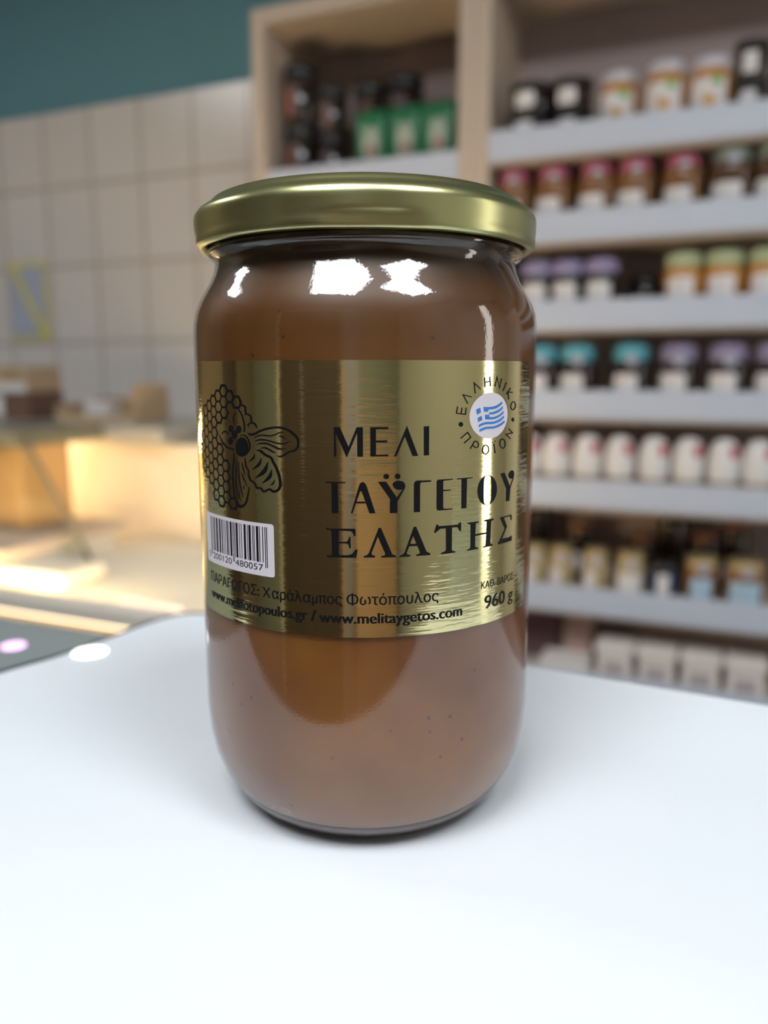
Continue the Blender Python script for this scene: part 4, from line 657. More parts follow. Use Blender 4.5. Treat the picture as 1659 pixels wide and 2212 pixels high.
STRIPS = {'title':[[33.14,88.18,31.1,88.37,33.07,87.64,31.12,87.04,32.91,87.12,31.09,86.51,32.67,86.63,31.05,86.12,32.35,86.19,30.98,85.81,31.97,85.81,30.9,85.57,31.54,85.5,30.79,85.38,31.07,85.26,30.67,85.25,30.57,85.1,30.51,85.16,30.06,85.03,30.3,85.12,29.55,85.04,29.79,85.15,29.05,85.13,29.29,85.23,28.57,85.31,29.09,85.31,28.13,85.56,28.95,85.43,27.74,85.89,28.84,85.59,27.39,86.28,28.75,85.79,27.1,86.72,28.69,86.05,26.88,87.2,28.64,86.36,26.73,87.72,28.61,86.76,26.64,88.25,28.58,87.29,26.63,88.8,28.56,88.61,26.7,89.33,28.54,89.93,26.83,89.85,28.57,90.45,27.03,90.33,28.61,90.84,27.3,90.77,28.67,91.14,27.63,91.15,28.75,91.38,28.01,91.47,28.85,91.57,28.44,91.72,28.97,91.7,28.9,91.89,29.12,91.8,29.39,91.98,29.32,91.84,29.89,91.98,29.82,91.82,30.4,91.9,30.32,91.76,30.9,91.73,30.53,91.68,31.38,91.48,30.68,91.56,31.83,91.15,30.79,91.4,32.22,90.76,30.88,91.2,32.56,90.31,30.96,90.95,32.83,89.82,31.01,90.63,33.02,89.29,31.04,90.24,33.12,88.74,31.07,89.7,33.14,88.18,31.1,88.37]],
 'bee':[[-30.9,100.77,-31.01,100.92,-30.65,100.86,-30.79,101.02,-30.42,100.96,-30.56,101.13,-30.21,101.02,-30.31,101.24,-30.02,101.05,-30.02,101.3,-29.83,101.03,-29.73,101.3,-29.62,100.98,-29.45,101.25,-29.41,100.91,-29.17,101.17,-29.21,100.81,-28.91,101.06,-29.02,100.68,-28.68,100.93,-28.84,100.53,-28.45,100.76,-28.67,100.35,-28.25,100.56,-28.53,100.15,-28.07,100.33,-28.4,99.91,-27.92,100.07,-28.29,99.64,-27.79,99.77,-28.2,99.36,-27.68,99.46,-28.14,99.1,-27.62,99.18,-28.12,98.88,-27.59,98.92,-28.14,98.68,-27.61,98.68,-28.18,98.48,-27.66,98.44,-28.25,98.27,-27.74,98.2,-28.33,98.04,-27.86,97.95,-28.45,97.81,-28.02,97.7,-28.59,97.58,-28.2,97.45,-28.75,97.37,-28.41,97.23,-28.93,97.17,-28.64,97.02,-29.14,96.97,-28.89,96.82,-29.37,96.79,-29.15,96.64,-29.58,96.64,-29.4,96.49,-29.76,96.52,-29.64,96.38,-29.95,96.43,-29.87,96.31,-30.14,96.35,-30.09,96.26,-30.34,96.26,-30.31,96.2],[-31.66,106.97,-31.55,107.06,-31.47,106.84,-31.31,106.97,-31.29,106.71,-31.07,106.89,-31.13,106.59,-30.82,106.79,-30.97,106.43,-30.58,106.63,-30.81,106.24,-30.37,106.41,-30.63,106,-30.17,106.16,-30.46,105.74,-30,105.89,-30.31,105.48,-29.84,105.62,-30.18,105.22,-29.71,105.34,-30.07,104.95,-29.59,105.06,-29.97,104.67,-29.49,104.77,-29.87,104.39,-29.4,104.49,-29.78,104.13,-29.31,104.23,-29.7,103.87,-29.22,103.96,-29.64,103.61,-29.16,103.68,-29.6,103.31,-29.12,103.36,-29.6,102.97,-29.12,102.99,-29.63,102.6,-29.15,102.61,-29.68,102.2,-29.19,102.21,-29.72,101.81,-29.23,101.82],[-31.96,106.1,-31.86,106.04,-32.16,106,-32.04,105.91,-32.37,105.89,-32.22,105.79,-32.58,105.77,-32.38,105.67,-32.76,105.61,-32.52,105.54,-32.92,105.42,-32.63,105.37,-33.04,105.21,-32.74,105.17,-33.14,104.99,-32.82,104.96,-33.2,104.77,-32.88,104.77,-33.23,104.57,-32.91,104.58,-33.21,104.37,-32.91,104.39,-33.17,104.17,-32.89,104.2,-33.12,103.96,-32.87,104,-33.06,103.75,-32.84,103.78,-32.98,103.52,-32.8,103.55,-32.9,103.3,-32.76,103.32,-32.82,103.07,-32.71,103.09],[-37.72,100.92,-37.84,100.95,-37.54,101.03,-37.76,101.08,-37.37,101.15,-37.69,101.23,-37.2,101.25,-37.59,101.37,-37.05,101.31,-37.44,101.51,-36.9,101.36,-37.24,101.63,-36.75,101.4,-37.01,101.72,-36.61,101.42,-36.75,101.79,-36.5,101.43,-36.48,101.83,-36.37,101.44,-36.22,101.83,-36.23,101.43,-35.96,101.79,-36.07,101.4,-35.73,101.73,-35.89,101.36,-35.51,101.63,-35.68,101.29,-35.32,101.49,-35.44,101.18,-35.15,101.32,-35.18,101.05,-34.99,101.15,-34.93,100.93,-34.83,100.98],[-39.2,100.83,-39.03,100.88,-39.02,100.54,-38.77,100.61,-38.86,100.25,-38.51,100.34,-38.67,99.95,-38.26,100.07,-38.45,99.66,-37.97,99.81,-38.18,99.35,-37.65,99.54,-37.88,99.05,-37.31,99.26,-37.56,98.75,-36.96,99,-37.22,98.49,-36.62,98.78,-36.9,98.28,-36.3,98.6,-36.56,98.09,-36.01,98.45,-36.17,97.93,-35.69,98.33,-35.71,97.8,-35.32,98.22,-35.15,97.69,-34.86,98.13,-34.55,97.63,-34.32,98.06,-33.96,97.57,-33.75,97.99,-33.39,97.51,-33.19,97.91],[-28.52,101.64,-28.43,101.74,-28.37,101.51,-28.19,101.7,-28.22,101.37,-27.96,101.66,-28.01,101.23,-27.76,101.64,-27.7,101.14,-27.57,101.64,-27.35,101.12,-27.32,101.66,-26.98,101.14,-27.03,101.69,-26.58,101.2,-26.72,101.74,-26.16,101.3,-26.4,101.82,-25.73,101.47,-26.06,101.95,-25.33,101.67,-25.68,102.13,-24.93,101.88,-25.25,102.34,-24.53,102.05,-24.79,102.53,-24.09,102.2,-24.31,102.69,-23.64,102.35,-23.82,102.84,-23.15,102.49,-23.31,102.98,-22.64,102.61,-22.76,103.1,-22.07,102.72,-22.17,103.21,-21.46,102.83,-21.53,103.31,-20.86,102.91,-20.9,103.39,-20.31,102.96,-20.32,103.44,-19.84,102.97,-19.81,103.45,-19.41,102.96,-19.34,103.44,-19.01,102.91,-18.89,103.4,-18.63,102.84,-18.46,103.33,-18.26,102.74,-18.04,103.22,-17.91,102.61,-17.64,103.09,-17.57,102.46,-17.27,102.93,-17.25,102.29,-16.91,102.76,-16.94,102.1,-16.56,102.56,-16.64,101.89,-16.23,102.34,-16.36,101.67,-15.93,102.12,-16.11,101.47,-15.67,101.91,-15.9,101.28,-15.44,101.72,-15.72,101.12,-15.23,101.53,-15.59,100.97,-15.04,101.32,-15.48,100.81,-14.9,101.08,-15.4,100.63,-14.8,100.8,-15.35,100.43,-14.76,100.52,-15.32,100.2,-14.75,100.24,-15.3,99.96,-14.76,99.98,-15.31,99.73,-14.77,99.71,-15.34,99.49,-14.81,99.43,-15.4,99.27,-14.87,99.15,-15.47,99.09,-14.98,98.89,-15.58,98.92,-15.15,98.65,-15.7,98.77,-15.34,98.45,-15.87,98.63,-15.58,98.27,-16.06,98.5,-15.86,98.12,-16.32,98.41,-16.19,98,-16.64,98.33,-16.56,97.92,-17.02,98.25,-16.91,97.85,-17.39,98.13,-17.22,97.75,-17.75,97.95,-17.52,97.6,-18.09,97.76,-17.83,97.41,-18.41,97.57,-18.15,97.21,-18.69,97.42,-18.44,97.04,-18.93,97.29,-18.7,96.92,-19.13,97.18,-18.93,96.8,-19.3,97.1,-19.18,96.72,-19.47,97.05,-19.45,96.68,-19.66,97.03,-19.73,96.71,-19.89,97.04,-19.98,96.8,-20.14,97.07,-20.21,96.91,-20.4,97.09,-20.44,97],[-26.5,100.62,-26.56,100.7,-26.21,100.73,-26.31,100.85,-25.93,100.83,-26.07,101.01,-25.65,100.93,-25.8,101.17,-25.36,101,-25.47,101.3,-25.02,101.07,-25.1,101.39,-24.65,101.14,-24.69,101.47,-24.25,101.18,-24.27,101.52,-23.86,101.21,-23.84,101.55,-23.43,101.21,-23.38,101.54,-22.98,101.17,-22.91,101.5,-22.52,101.13,-22.47,101.47,-22.08,101.14,-22.08,101.47,-21.69,101.19,-21.74,101.51,-21.33,101.26,-21.42,101.57,-21.01,101.36,-21.11,101.65,-20.69,101.46,-20.81,101.74,-20.37,101.58,-20.51,101.85,-20.07,101.71,-20.22,101.98,-19.79,101.84,-19.93,102.11,-19.53,101.94,-19.62,102.21,-19.28,102.01,-19.32,102.26,-19.03,102.06,-19.04,102.27,-18.76,102.11,-18.77,102.27,-18.5,102.16,-18.51,102.27],[-26.31,99.79,-26.37,99.87,-26.04,99.88,-26.15,100.02,-25.79,99.97,-25.95,100.18,-25.54,100.03,-25.69,100.33,-25.26,100.08,-25.34,100.45,-24.88,100.12,-24.9,100.52,-24.43,100.15,-24.42,100.55,-23.96,100.16,-23.91,100.55,-23.5,100.16,-23.43,100.53,-23.07,100.12,-22.97,100.48,-22.63,100.06,-22.51,100.41,-22.19,99.99,-22.08,100.32,-21.77,99.92,-21.65,100.24,-21.38,99.84,-21.25,100.16,-20.99,99.74,-20.86,100.07,-20.6,99.65,-20.49,99.99,-20.2,99.58,-20.11,99.93,-19.78,99.52,-19.71,99.89,-19.36,99.48,-19.3,99.86,-18.92,99.47,-18.91,99.86,-18.47,99.52,-18.54,99.88,-18.04,99.66,-18.15,99.96,-17.63,99.86,-17.74,100.09,-17.25,100.09,-17.32,100.23,-16.87,100.29,-16.9,100.37],[-25.75,99.15,-25.8,99.23,-25.49,99.21,-25.58,99.35,-25.26,99.28,-25.38,99.49,-25.03,99.33,-25.12,99.62,-24.73,99.36,-24.77,99.71,-24.32,99.38,-24.32,99.76,-23.83,99.39,-23.79,99.79,-23.32,99.38,-23.25,99.78,-22.86,99.34,-22.75,99.74,-22.47,99.26,-22.29,99.65,-22.09,99.14,-21.87,99.52,-21.7,99,-21.48,99.38,-21.33,98.86,-21.1,99.25,-20.98,98.72,-20.73,99.11,-20.64,98.57,-20.39,98.98,-20.27,98.43,-20.06,98.86,-19.86,98.34,-19.74,98.78,-19.41,98.34,-19.37,98.72,-18.96,98.39,-18.96,98.69,-18.52,98.47,-18.52,98.67,-18.09,98.53,-18.09,98.64],[-24.78,98.41,-24.8,98.49,-24.48,98.43,-24.53,98.59,-24.2,98.46,-24.26,98.7,-23.93,98.48,-23.96,98.8,-23.69,98.46,-23.63,98.84,-23.42,98.41,-23.28,98.81,-23.13,98.34,-22.93,98.73,-22.83,98.25,-22.61,98.63,-22.55,98.16,-22.32,98.52,-22.32,98.05,-22.05,98.41,-22.11,97.93,-21.81,98.28,-21.88,97.81,-21.6,98.16,-21.62,97.71,-21.4,98.05,-21.35,97.65,-21.19,97.95,-21.08,97.61,-20.97,97.84,-20.81,97.59,-20.75,97.73,-20.55,97.56,-20.52,97.62],[-19.86,101.26,-19.85,101.34,-19.63,101.22,-19.63,101.39,-19.41,101.19,-19.4,101.46,-19.22,101.15,-19.14,101.49,-19.06,101.1,-18.87,101.44,-18.89,101.02,-18.63,101.29,-18.67,100.9,-18.45,101.09,-18.44,100.75,-18.29,100.88,-18.2,100.61,-18.13,100.67],[-25.97,97.83,-25.97,97.95,-25.68,97.8,-25.69,98.03,-25.41,97.77,-25.41,98.13,-25.19,97.72,-25.06,98.19,-24.97,97.63,-24.64,98.15,-24.68,97.48,-24.22,97.98,-24.31,97.25,-23.82,97.72,-23.9,97,-23.44,97.46,-23.49,96.78,-23.1,97.26,-23.08,96.63,-22.79,97.15,-22.71,96.53,-22.44,97.06,-22.41,96.44,-22.07,96.94,-22.19,96.32,-21.71,96.74,-22,96.11,-21.43,96.43,-21.83,95.81,-21.21,96.09,-21.66,95.49,-21.03,95.76,-21.5,95.19,-20.88,95.49,-21.34,94.97,-20.74,95.3,-21.22,94.8,-20.62,95.13,-21.11,94.64,-20.49,94.95,-21.01,94.45,-20.36,94.74,-20.89,94.21,-20.23,94.48,-20.77,93.94,-20.09,94.2,-20.65,93.66,-19.96,93.91,-20.54,93.38,-19.85,93.63,-20.44,93.12,-19.74,93.36,-20.34,92.88,-19.65,93.1,-20.26,92.62,-19.56,92.81,-20.19,92.33,-19.48,92.5,-20.12,91.97,-19.4,92.12,-20.05,91.56,-19.32,91.7,-20,91.17,-19.26,91.27,-19.99,90.84,-19.24,90.88,-20.01,90.57,-19.27,90.54,-20.07,90.34,-19.34,90.24,-20.14,90.14,-19.44,89.96,-20.23,89.97,-19.57,89.71,-20.33,89.82,-19.74,89.48,-20.45,89.7,-19.94,89.27,-20.58,89.6,-20.16,89.11,-20.74,89.5,-20.4,88.97,-20.91,89.42,-20.65,88.86,-21.09,89.35,-20.93,88.77,-21.26,89.31,-21.24,88.71,-21.4,89.3,-21.6,88.72,-21.56,89.34,-21.94,88.84,-21.8,89.48,-22.2,89.02,-22.12,89.63,-22.41,89.15,-22.57,89.69,-22.57,89.19,-23.05,89.55,-22.83,89.11,-23.49,89.33,-23.21,88.91,-23.87,89.14,-23.66,88.69,-24.08,89.07,-24.15,88.57,-24.16,89.11,-24.58,88.72,-24.31,89.27,-24.82,88.97,-24.5,89.51,-24.97,89.19,-24.8,89.71,-25.1,89.29,-25.2,89.76,-25.26,89.3,-25.55,89.72,-25.55,89.27,-25.8,89.7,-25.92,89.24,-25.93,89.71,-26.32,89.33,-26.02,89.83,-26.56,89.59,-26.12,90.07,-26.68,89.89,-26.25,90.37,-26.78,90.16,-26.45,90.66,-26.92,90.36,-26.77,90.86,-27.13,90.48,-27.12,90.99,-27.44,90.6,-27.43,91.11,-27.8,90.74,-27.65,91.25,-28.12,90.94,-27.82,91.46,-28.36,91.22,-27.97,91.72,-28.54,91.52,-28.08,92,-28.67,91.83,-28.17,92.26,-28.77,92.13,-28.21,92.49,-28.8,92.43,-28.2,92.74,-28.77,92.71,-28.19,93.01,-28.74,92.94,-28.25,93.29,-28.77,93.15,-28.4,93.55,-28.88,93.33,-28.61,93.77,-29.07,93.53,-28.8,93.97,-29.28,93.74,-28.93,94.17,-29.45,94,-29.01,94.38,-29.54,94.27,-29.06,94.62,-29.59,94.53,-29.1,94.88,-29.62,94.8,-29.15,95.13,-29.63,95.06,-29.21,95.38,-29.64,95.32,-29.28,95.63,-29.63,95.58,-29.34,95.87,-29.62,95.84,-29.41,96.12,-29.61,96.1],[-26.52,97.1,-26.36,97.06,-26.62,96.97,-26.38,96.93,-26.71,96.84,-26.4,96.79,-26.79,96.71,-26.41,96.66,-26.88,96.59,-26.43,96.51,-26.97,96.48,-26.47,96.35,-27.06,96.38,-26.56,96.19,-27.16,96.28,-26.69,96.03,-27.28,96.16,-26.87,95.88,-27.43,96.03,-27.09,95.75,-27.61,95.88,-27.32,95.62,-27.8,95.73,-27.57,95.51,-28,95.57,-27.82,95.4,-28.2,95.41,-28.06,95.29,-28.39,95.26,-28.3,95.18],[-24.59,96.31,-24.43,96.27,-24.75,96.1,-24.49,96.04,-24.9,95.89,-24.53,95.81,-25.06,95.68,-24.57,95.58,-25.21,95.48,-24.62,95.34,-25.37,95.3,-24.7,95.09,-25.52,95.13,-24.83,94.84,-25.67,94.96,-25.02,94.6,-25.85,94.8,-25.28,94.38,-26.05,94.62,-25.57,94.2,-26.28,94.43,-25.88,94.04,-26.53,94.22,-26.21,93.89,-26.79,94.02,-26.54,93.75,-27.06,93.8,-26.87,93.62,-27.32,93.6,-27.19,93.47],[-22.81,95.57,-22.63,95.52,-23.03,95.28,-22.7,95.2,-23.24,94.98,-22.75,94.88,-23.45,94.68,-22.78,94.55,-23.66,94.4,-22.84,94.21,-23.87,94.14,-22.94,93.86,-24.08,93.9,-23.11,93.5,-24.29,93.67,-23.37,93.15,-24.52,93.44,-23.72,92.84,-24.8,93.17,-24.13,92.58,-25.11,92.89,-24.57,92.35,-25.46,92.59,-25.04,92.14,-25.83,92.28,-25.51,91.95,-26.2,91.97,-25.98,91.75,-26.56,91.66,-26.43,91.54],[-21.84,93.88,-21.68,93.85,-21.99,93.64,-21.71,93.6,-22.14,93.4,-21.72,93.34,-22.29,93.16,-21.72,93.08,-22.44,92.93,-21.74,92.8,-22.59,92.72,-21.79,92.52,-22.73,92.53,-21.9,92.23,-22.88,92.36,-22.09,91.94,-23.05,92.17,-22.36,91.68,-23.25,91.96,-22.67,91.46,-23.48,91.73,-23.01,91.27,-23.73,91.48,-23.36,91.1,-24.01,91.23,-23.72,90.94,-24.28,90.98,-24.08,90.78,-24.55,90.73,-24.42,90.6],[-21.05,91.75,-20.95,91.72,-21.15,91.61,-21.01,91.56,-21.27,91.46,-21.06,91.4,-21.38,91.32,-21.11,91.23,-21.49,91.18,-21.16,91.07,-21.6,91.05,-21.22,90.91,-21.69,90.94,-21.3,90.76,-21.77,90.86,-21.4,90.63,-21.83,90.8,-21.52,90.52,-21.88,90.74,-21.66,90.45,-21.95,90.68,-21.79,90.41,-22.02,90.62,-21.92,90.39,-22.11,90.56,-22.03,90.38,-22.2,90.49,-22.14,90.37,-22.29,90.43,-22.24,90.35],[-33.44,96.9,-33.22,96.92,-33.48,96.49,-33.17,96.52,-33.52,96.09,-33.1,96.13,-33.57,95.69,-33.06,95.73,-33.63,95.28,-33.06,95.3,-33.74,94.86,-33.14,94.86,-33.86,94.42,-33.27,94.41,-33.99,93.96,-33.41,93.96,-34.1,93.45,-33.51,93.47,-34.17,92.92,-33.58,92.95,-34.22,92.36,-33.63,92.4,-34.24,91.77,-33.65,91.83,-34.25,91.16,-33.66,91.22,-34.24,90.49,-33.64,90.56,-34.2,89.77,-33.59,89.85,-34.15,89.06,-33.53,89.15,-34.08,88.44,-33.47,88.53,-34.02,87.91,-33.4,88.02,-33.95,87.44,-33.33,87.56,-33.86,87.02,-33.24,87.16,-33.75,86.62,-33.12,86.78,-33.62,86.23,-32.96,86.42,-33.47,85.87,-32.77,86.1,-33.3,85.53,-32.56,85.82,-33.09,85.23,-32.33,85.58,-32.84,84.95,-32.07,85.38,-32.55,84.69,-31.79,85.21,-32.2,84.48,-31.53,85.11,-31.75,84.35,-31.37,85.08,-31.23,84.36,-31.27,85.08,-30.77,84.5,-31.1,85.12,-30.38,84.68,-30.87,85.2,-30.06,84.9,-30.63,85.33,-29.79,85.13,-30.4,85.46,-29.55,85.39,-30.19,85.63,-29.35,85.69,-29.97,85.85,-29.16,86.05,-29.76,86.15,-28.98,86.5,-29.55,86.56,-28.8,87.03,-29.35,87.06,-28.64,87.56,-29.16,87.59,-28.51,88.04,-28.99,88.06,-28.41,88.45,-28.85,88.47,-28.36,88.83,-28.73,88.84,-28.31,89.19,-28.62,89.2,-28.26,89.56,-28.5,89.56],[-32.44,95.36,-32.27,95.37,-32.52,94.93,-32.3,94.94,-32.6,94.51,-32.33,94.52,-32.68,94.07,-32.36,94.08,-32.76,93.55,-32.4,93.57,-32.85,92.92,-32.46,92.94,-32.94,92.21,-32.54,92.24,-33.01,91.49,-32.62,91.52,-33.06,90.82,-32.66,90.85,-33.07,90.21,-32.67,90.26,-33.06,89.65,-32.65,89.7,-33.02,89.1,-32.62,89.16,-32.94,88.55,-32.58,88.61,-32.83,88,-32.51,88.06,-32.68,87.46,-32.43,87.52,-32.52,86.93,-32.34,86.97,-32.36,86.39,-32.25,86.42],[-31.73,94.96,-31.56,94.97,-31.78,94.4,-31.57,94.42,-31.84,93.84,-31.57,93.86,-31.89,93.27,-31.57,93.3,-31.9,92.71,-31.55,92.75,-31.88,92.13,-31.5,92.19,-31.83,91.56,-31.44,91.62,-31.77,90.99,-31.37,91.06,-31.69,90.47,-31.29,90.54,-31.62,89.99,-31.2,90.07,-31.53,89.55,-31.11,89.64,-31.43,89.13,-31.01,89.22,-31.3,88.69,-30.9,88.78,-31.15,88.24,-30.79,88.33,-30.97,87.79,-30.67,87.86,-30.79,87.33,-30.55,87.39,-30.61,86.88,-30.43,86.92],[-30.64,95.03,-30.51,95.06,-30.61,94.7,-30.38,94.75,-30.58,94.39,-30.24,94.46,-30.54,94.05,-30.11,94.14,-30.45,93.68,-29.99,93.79,-30.3,93.26,-29.88,93.36,-30.12,92.81,-29.78,92.89,-29.91,92.35,-29.69,92.4,-29.72,91.89,-29.59,91.92],[-30.9,92.69,-30.8,92.72,-30.76,92.32,-30.57,92.38,-30.62,91.94,-30.33,92.04,-30.46,91.57,-30.1,91.69,-30.26,91.18,-29.88,91.32,-30.01,90.78,-29.65,90.92,-29.72,90.38,-29.44,90.49,-29.41,89.97,-29.22,90.05,-29.12,89.57,-29,89.61],[-30.13,89.7,-29.89,89.67,-30.5,88.76,-30.38,88.75],[-32.05,88.74,-31.92,88.76,-32.02,88.3,-31.84,88.33,-32,87.85,-31.76,87.89,-31.96,87.41,-31.68,87.47,-31.87,87.02,-31.57,87.09,-31.71,86.68,-31.45,86.77,-31.51,86.4,-31.3,86.48,-31.29,86.15,-31.14,86.21,-31.08,85.88,-30.98,85.92]],
 'comb':[[-37.63,111.08,-38.12,111.15,-37.4,111.38,-38,111.46,-37.17,111.67,-37.87,111.78,-36.97,111.85,-37.66,112.08,-36.81,111.92,-37.3,112.29,-36.66,111.95,-36.86,112.41,-36.54,111.95,-36.42,112.43,-36.41,111.94,-36.01,112.37,-36.24,111.88,-35.67,112.23,-36.04,111.77,-35.37,112.01,-35.83,111.53,-35.14,111.71,-35.6,111.2,-34.94,111.37,-35.36,110.91,-34.77,111.14,-35.07,110.75,-34.68,111.08,-34.79,110.69,-34.59,111.08,-34.54,110.66,-34.41,111.05,-34.24,110.65,-34.17,111.04,-34.01,110.66,-33.8,111.03,-33.85,110.61,-33.36,110.88,-33.65,110.35,-33.02,110.56,-33.41,109.95,-32.71,110.21,-33,109.58,-32.48,110.01,-32.36,109.49,-32.28,109.99,-31.88,109.54,-31.83,110.01,-31.61,109.54,-31.29,109.93,-31.4,109.41,-30.9,109.68,-31.18,109.18,-30.64,109.38,-30.97,108.9,-30.42,109.05,-30.84,108.54,-30.26,108.65,-30.74,108.11,-30.14,108.25,-30.48,107.7,-29.99,108.01,-29.93,107.52,-29.73,107.95,-29.47,107.49,-29.23,107.91,-29.27,107.43,-28.72,107.65,-29.2,107.08,-28.6,107.13,-29.21,106.52,-28.64,106.57,-29.05,105.97,-28.56,106.18,-28.51,105.68,-28.24,106.03,-27.94,105.55,-27.69,105.91,-27.61,105.4,-27.16,105.63,-27.49,105.04,-26.97,105.12,-27.45,104.52,-26.93,104.59,-27.32,104.05,-26.85,104.24,-26.94,103.8,-26.69,104.17,-26.58,103.74,-26.37,104.15,-26.38,103.67,-25.97,103.99,-26.17,103.45,-25.71,103.66,-25.93,103.13,-25.54,103.28,-25.68,102.8,-25.37,102.92],[-27.22,104.28,-26.95,104.01,-27.48,104.13,-27.2,103.86,-27.75,103.98,-27.46,103.7,-27.99,103.84,-27.71,103.55,-28.17,103.74,-27.94,103.44,-28.25,103.68,-28.15,103.4,-28.3,103.65,-28.31,103.41,-28.38,103.61,-28.4,103.46,-28.48,103.58,-28.48,103.49],[-28.32,103.67,-27.9,103.68,-28.19,102.94,-28.09,102.94],[-30.96,107.42,-31.09,107.56,-30.01,107.68,-30.33,108.04],[-33.08,109.75,-32.55,109.67,-33.22,109.48,-32.68,109.39,-33.39,109.21,-32.83,109.12,-33.53,108.9,-32.94,108.86,-33.58,108.56,-33.01,108.58,-33.5,108.18,-33.01,108.24,-33.33,107.8,-32.96,107.86,-33.13,107.41,-32.88,107.46,-32.95,107.03,-32.81,107.06],[-29.1,106.1,-28.75,106.04,-29.25,105.47,-29.15,105.45]],
 'sealtext':[[20.48,107.73,20.77,107.69,20.22,106.13,20.55,106.33,22.9,105.81,22.62,106.08,23.07,107.39,22.77,107.42],[21.65,107.45,21.95,107.41,21.41,106.13,21.7,106.08],[24.41,109.8,24.34,109.57,21.73,110.39,22.31,110.01,23.18,108.22,23.45,108.33],[27.07,111.47,26.84,111.3,24.79,113.03,25.21,112.41,25.22,110.47,25.53,110.49],[27.91,113.93,28.25,113.94,28.11,111.76,28.46,111.77],[29.52,114.1,29.88,114.12,29.81,111.93,30.18,111.95],[28.22,112.72,28.14,112.96,29.88,112.96,29.79,113.2],[31.66,111.87,31.28,111.94,32.18,113.65,32.16,114.36,33.15,111.17,33.11,111.88,34.01,113.65,33.6,113.7],[35.49,112.81,35.91,112.71,34.3,110.91,34.7,110.82],[37.38,111.57,37.79,111.42,35.62,110.18,36,110.03],[38.58,110.58,38.54,110.33,36.5,110.72,36.47,110.47],[36.25,110.56,36.72,110.58,36.71,108.88,37.18,108.9],[21.68,100.6,21.48,100.79,23.4,101.76,23.46,102.14,24.13,100.86,24.54,100.79,22.4,99.72,22.61,99.52],[24.41,98.23,24.13,98.36,25.66,99.91,25.37,100.05],[25.43,99.78,25.47,100.02,25.62,99.75,25.66,99.99,25.81,99.72,25.86,99.96,25.97,99.69,26.06,99.92,26.1,99.64,26.26,99.85,26.19,99.58,26.42,99.75,26.28,99.5,26.55,99.63,26.35,99.41,26.65,99.49,26.4,99.31,26.73,99.35,26.43,99.18,26.76,99.18,26.44,99.03,26.78,99,26.42,98.89,26.76,98.82,26.39,98.79,26.69,98.66,26.32,98.72,26.57,98.54,26.22,98.66,26.41,98.44,26.09,98.62,26.23,98.38,25.98,98.6,26.04,98.35,25.88,98.6,25.85,98.36,25.76,98.63,25.67,98.39,25.63,98.67,25.49,98.46,25.51,98.73,25.32,98.54,25.41,98.81,25.17,98.65,25.31,98.91,25.05,98.78,25.19,99.04,24.94,98.9,25.08,99.16,24.83,99.02],[40.33,107.25,39.77,107.3,40.23,106.98,39.71,107.09,40.05,106.74,39.59,106.91,39.79,106.54,39.43,106.75,39.47,106.4,39.24,106.64,39.13,106.32,39.03,106.58,38.77,106.31,38.81,106.57,38.44,106.38,38.61,106.62,38.14,106.51,38.43,106.71,37.9,106.7,38.28,106.85,37.73,106.94,38.18,107.03,37.64,107.2,38.13,107.23,37.64,107.48,38.14,107.43,37.73,107.74,38.2,107.64,37.89,107.98,38.31,107.82,38.13,108.18,38.46,107.97,38.42,108.33,38.64,108.09,38.76,108.41,38.85,108.15,39.11,108.42,39.07,108.16,39.45,108.35,39.28,108.12,39.77,108.22,39.46,108.02,40.03,108.03,39.62,107.88,40.22,107.8,39.72,107.71,40.32,107.53,39.78,107.51,40.33,107.25,39.77,107.3],[30.08,97.71,29.71,97.75,30.02,97.42,29.66,97.52,29.88,97.15,29.57,97.32,29.67,96.94,29.42,97.14,29.41,96.78,29.24,97.02,29.11,96.7,29.03,96.95,28.8,96.7,28.82,96.95,28.5,96.77,28.61,97,28.23,96.91,28.42,97.11,28,97.12,28.26,97.27,27.84,97.38,28.15,97.47,27.74,97.67,28.08,97.7,27.72,97.97,28.07,97.93,27.78,98.26,28.11,98.16,27.91,98.52,28.21,98.36,28.11,98.74,28.35,98.53,28.36,98.89,28.53,98.66,28.65,98.98,28.73,98.73,28.96,98.99,28.94,98.73,29.26,98.91,29.15,98.68,29.54,98.77,29.35,98.57,29.78,98.56,29.51,98.41,29.96,98.3,29.63,98.21,30.06,98.01,29.7,97.99,30.08,97.71,29.71,97.75],[36.11,98.82,35.65,98.83,36.12,98.51,35.66,98.59,36.03,98.22,35.62,98.36,35.87,97.97,35.51,98.16,35.63,97.78,35.36,98.01,35.33,97.67,35.18,97.92,35.01,97.64,34.96,97.9,34.67,97.69,34.75,97.94,34.35,97.82,34.53,98.04,34.06,98.02,34.34,98.19,33.83,98.27,34.18,98.39,33.66,98.57,34.06,98.62,33.58,98.88,34,98.87,33.57,99.19,33.99,99.12,33.64,99.48,34.03,99.35,33.8,99.73,34.13,99.54,34.02,99.92,34.27,99.69,34.3,100.03,34.45,99.78,34.61,100.07,34.66,99.81,34.95,100.02,34.87,99.77,35.28,99.89,35.09,99.67,35.58,99.69,35.29,99.52,35.83,99.44,35.46,99.32,36.01,99.14,35.58,99.08,36.11,98.82,35.65,98.83],[31.38,99.05,31.77,99.06,31.93,96.82,32.33,96.83],[36.97,102.1,37.31,102.26,38.51,101.19,39.54,100.98,35.76,101.02,36.65,100.81,37.94,99.63,38.3,99.78]],
 'flag':[]}

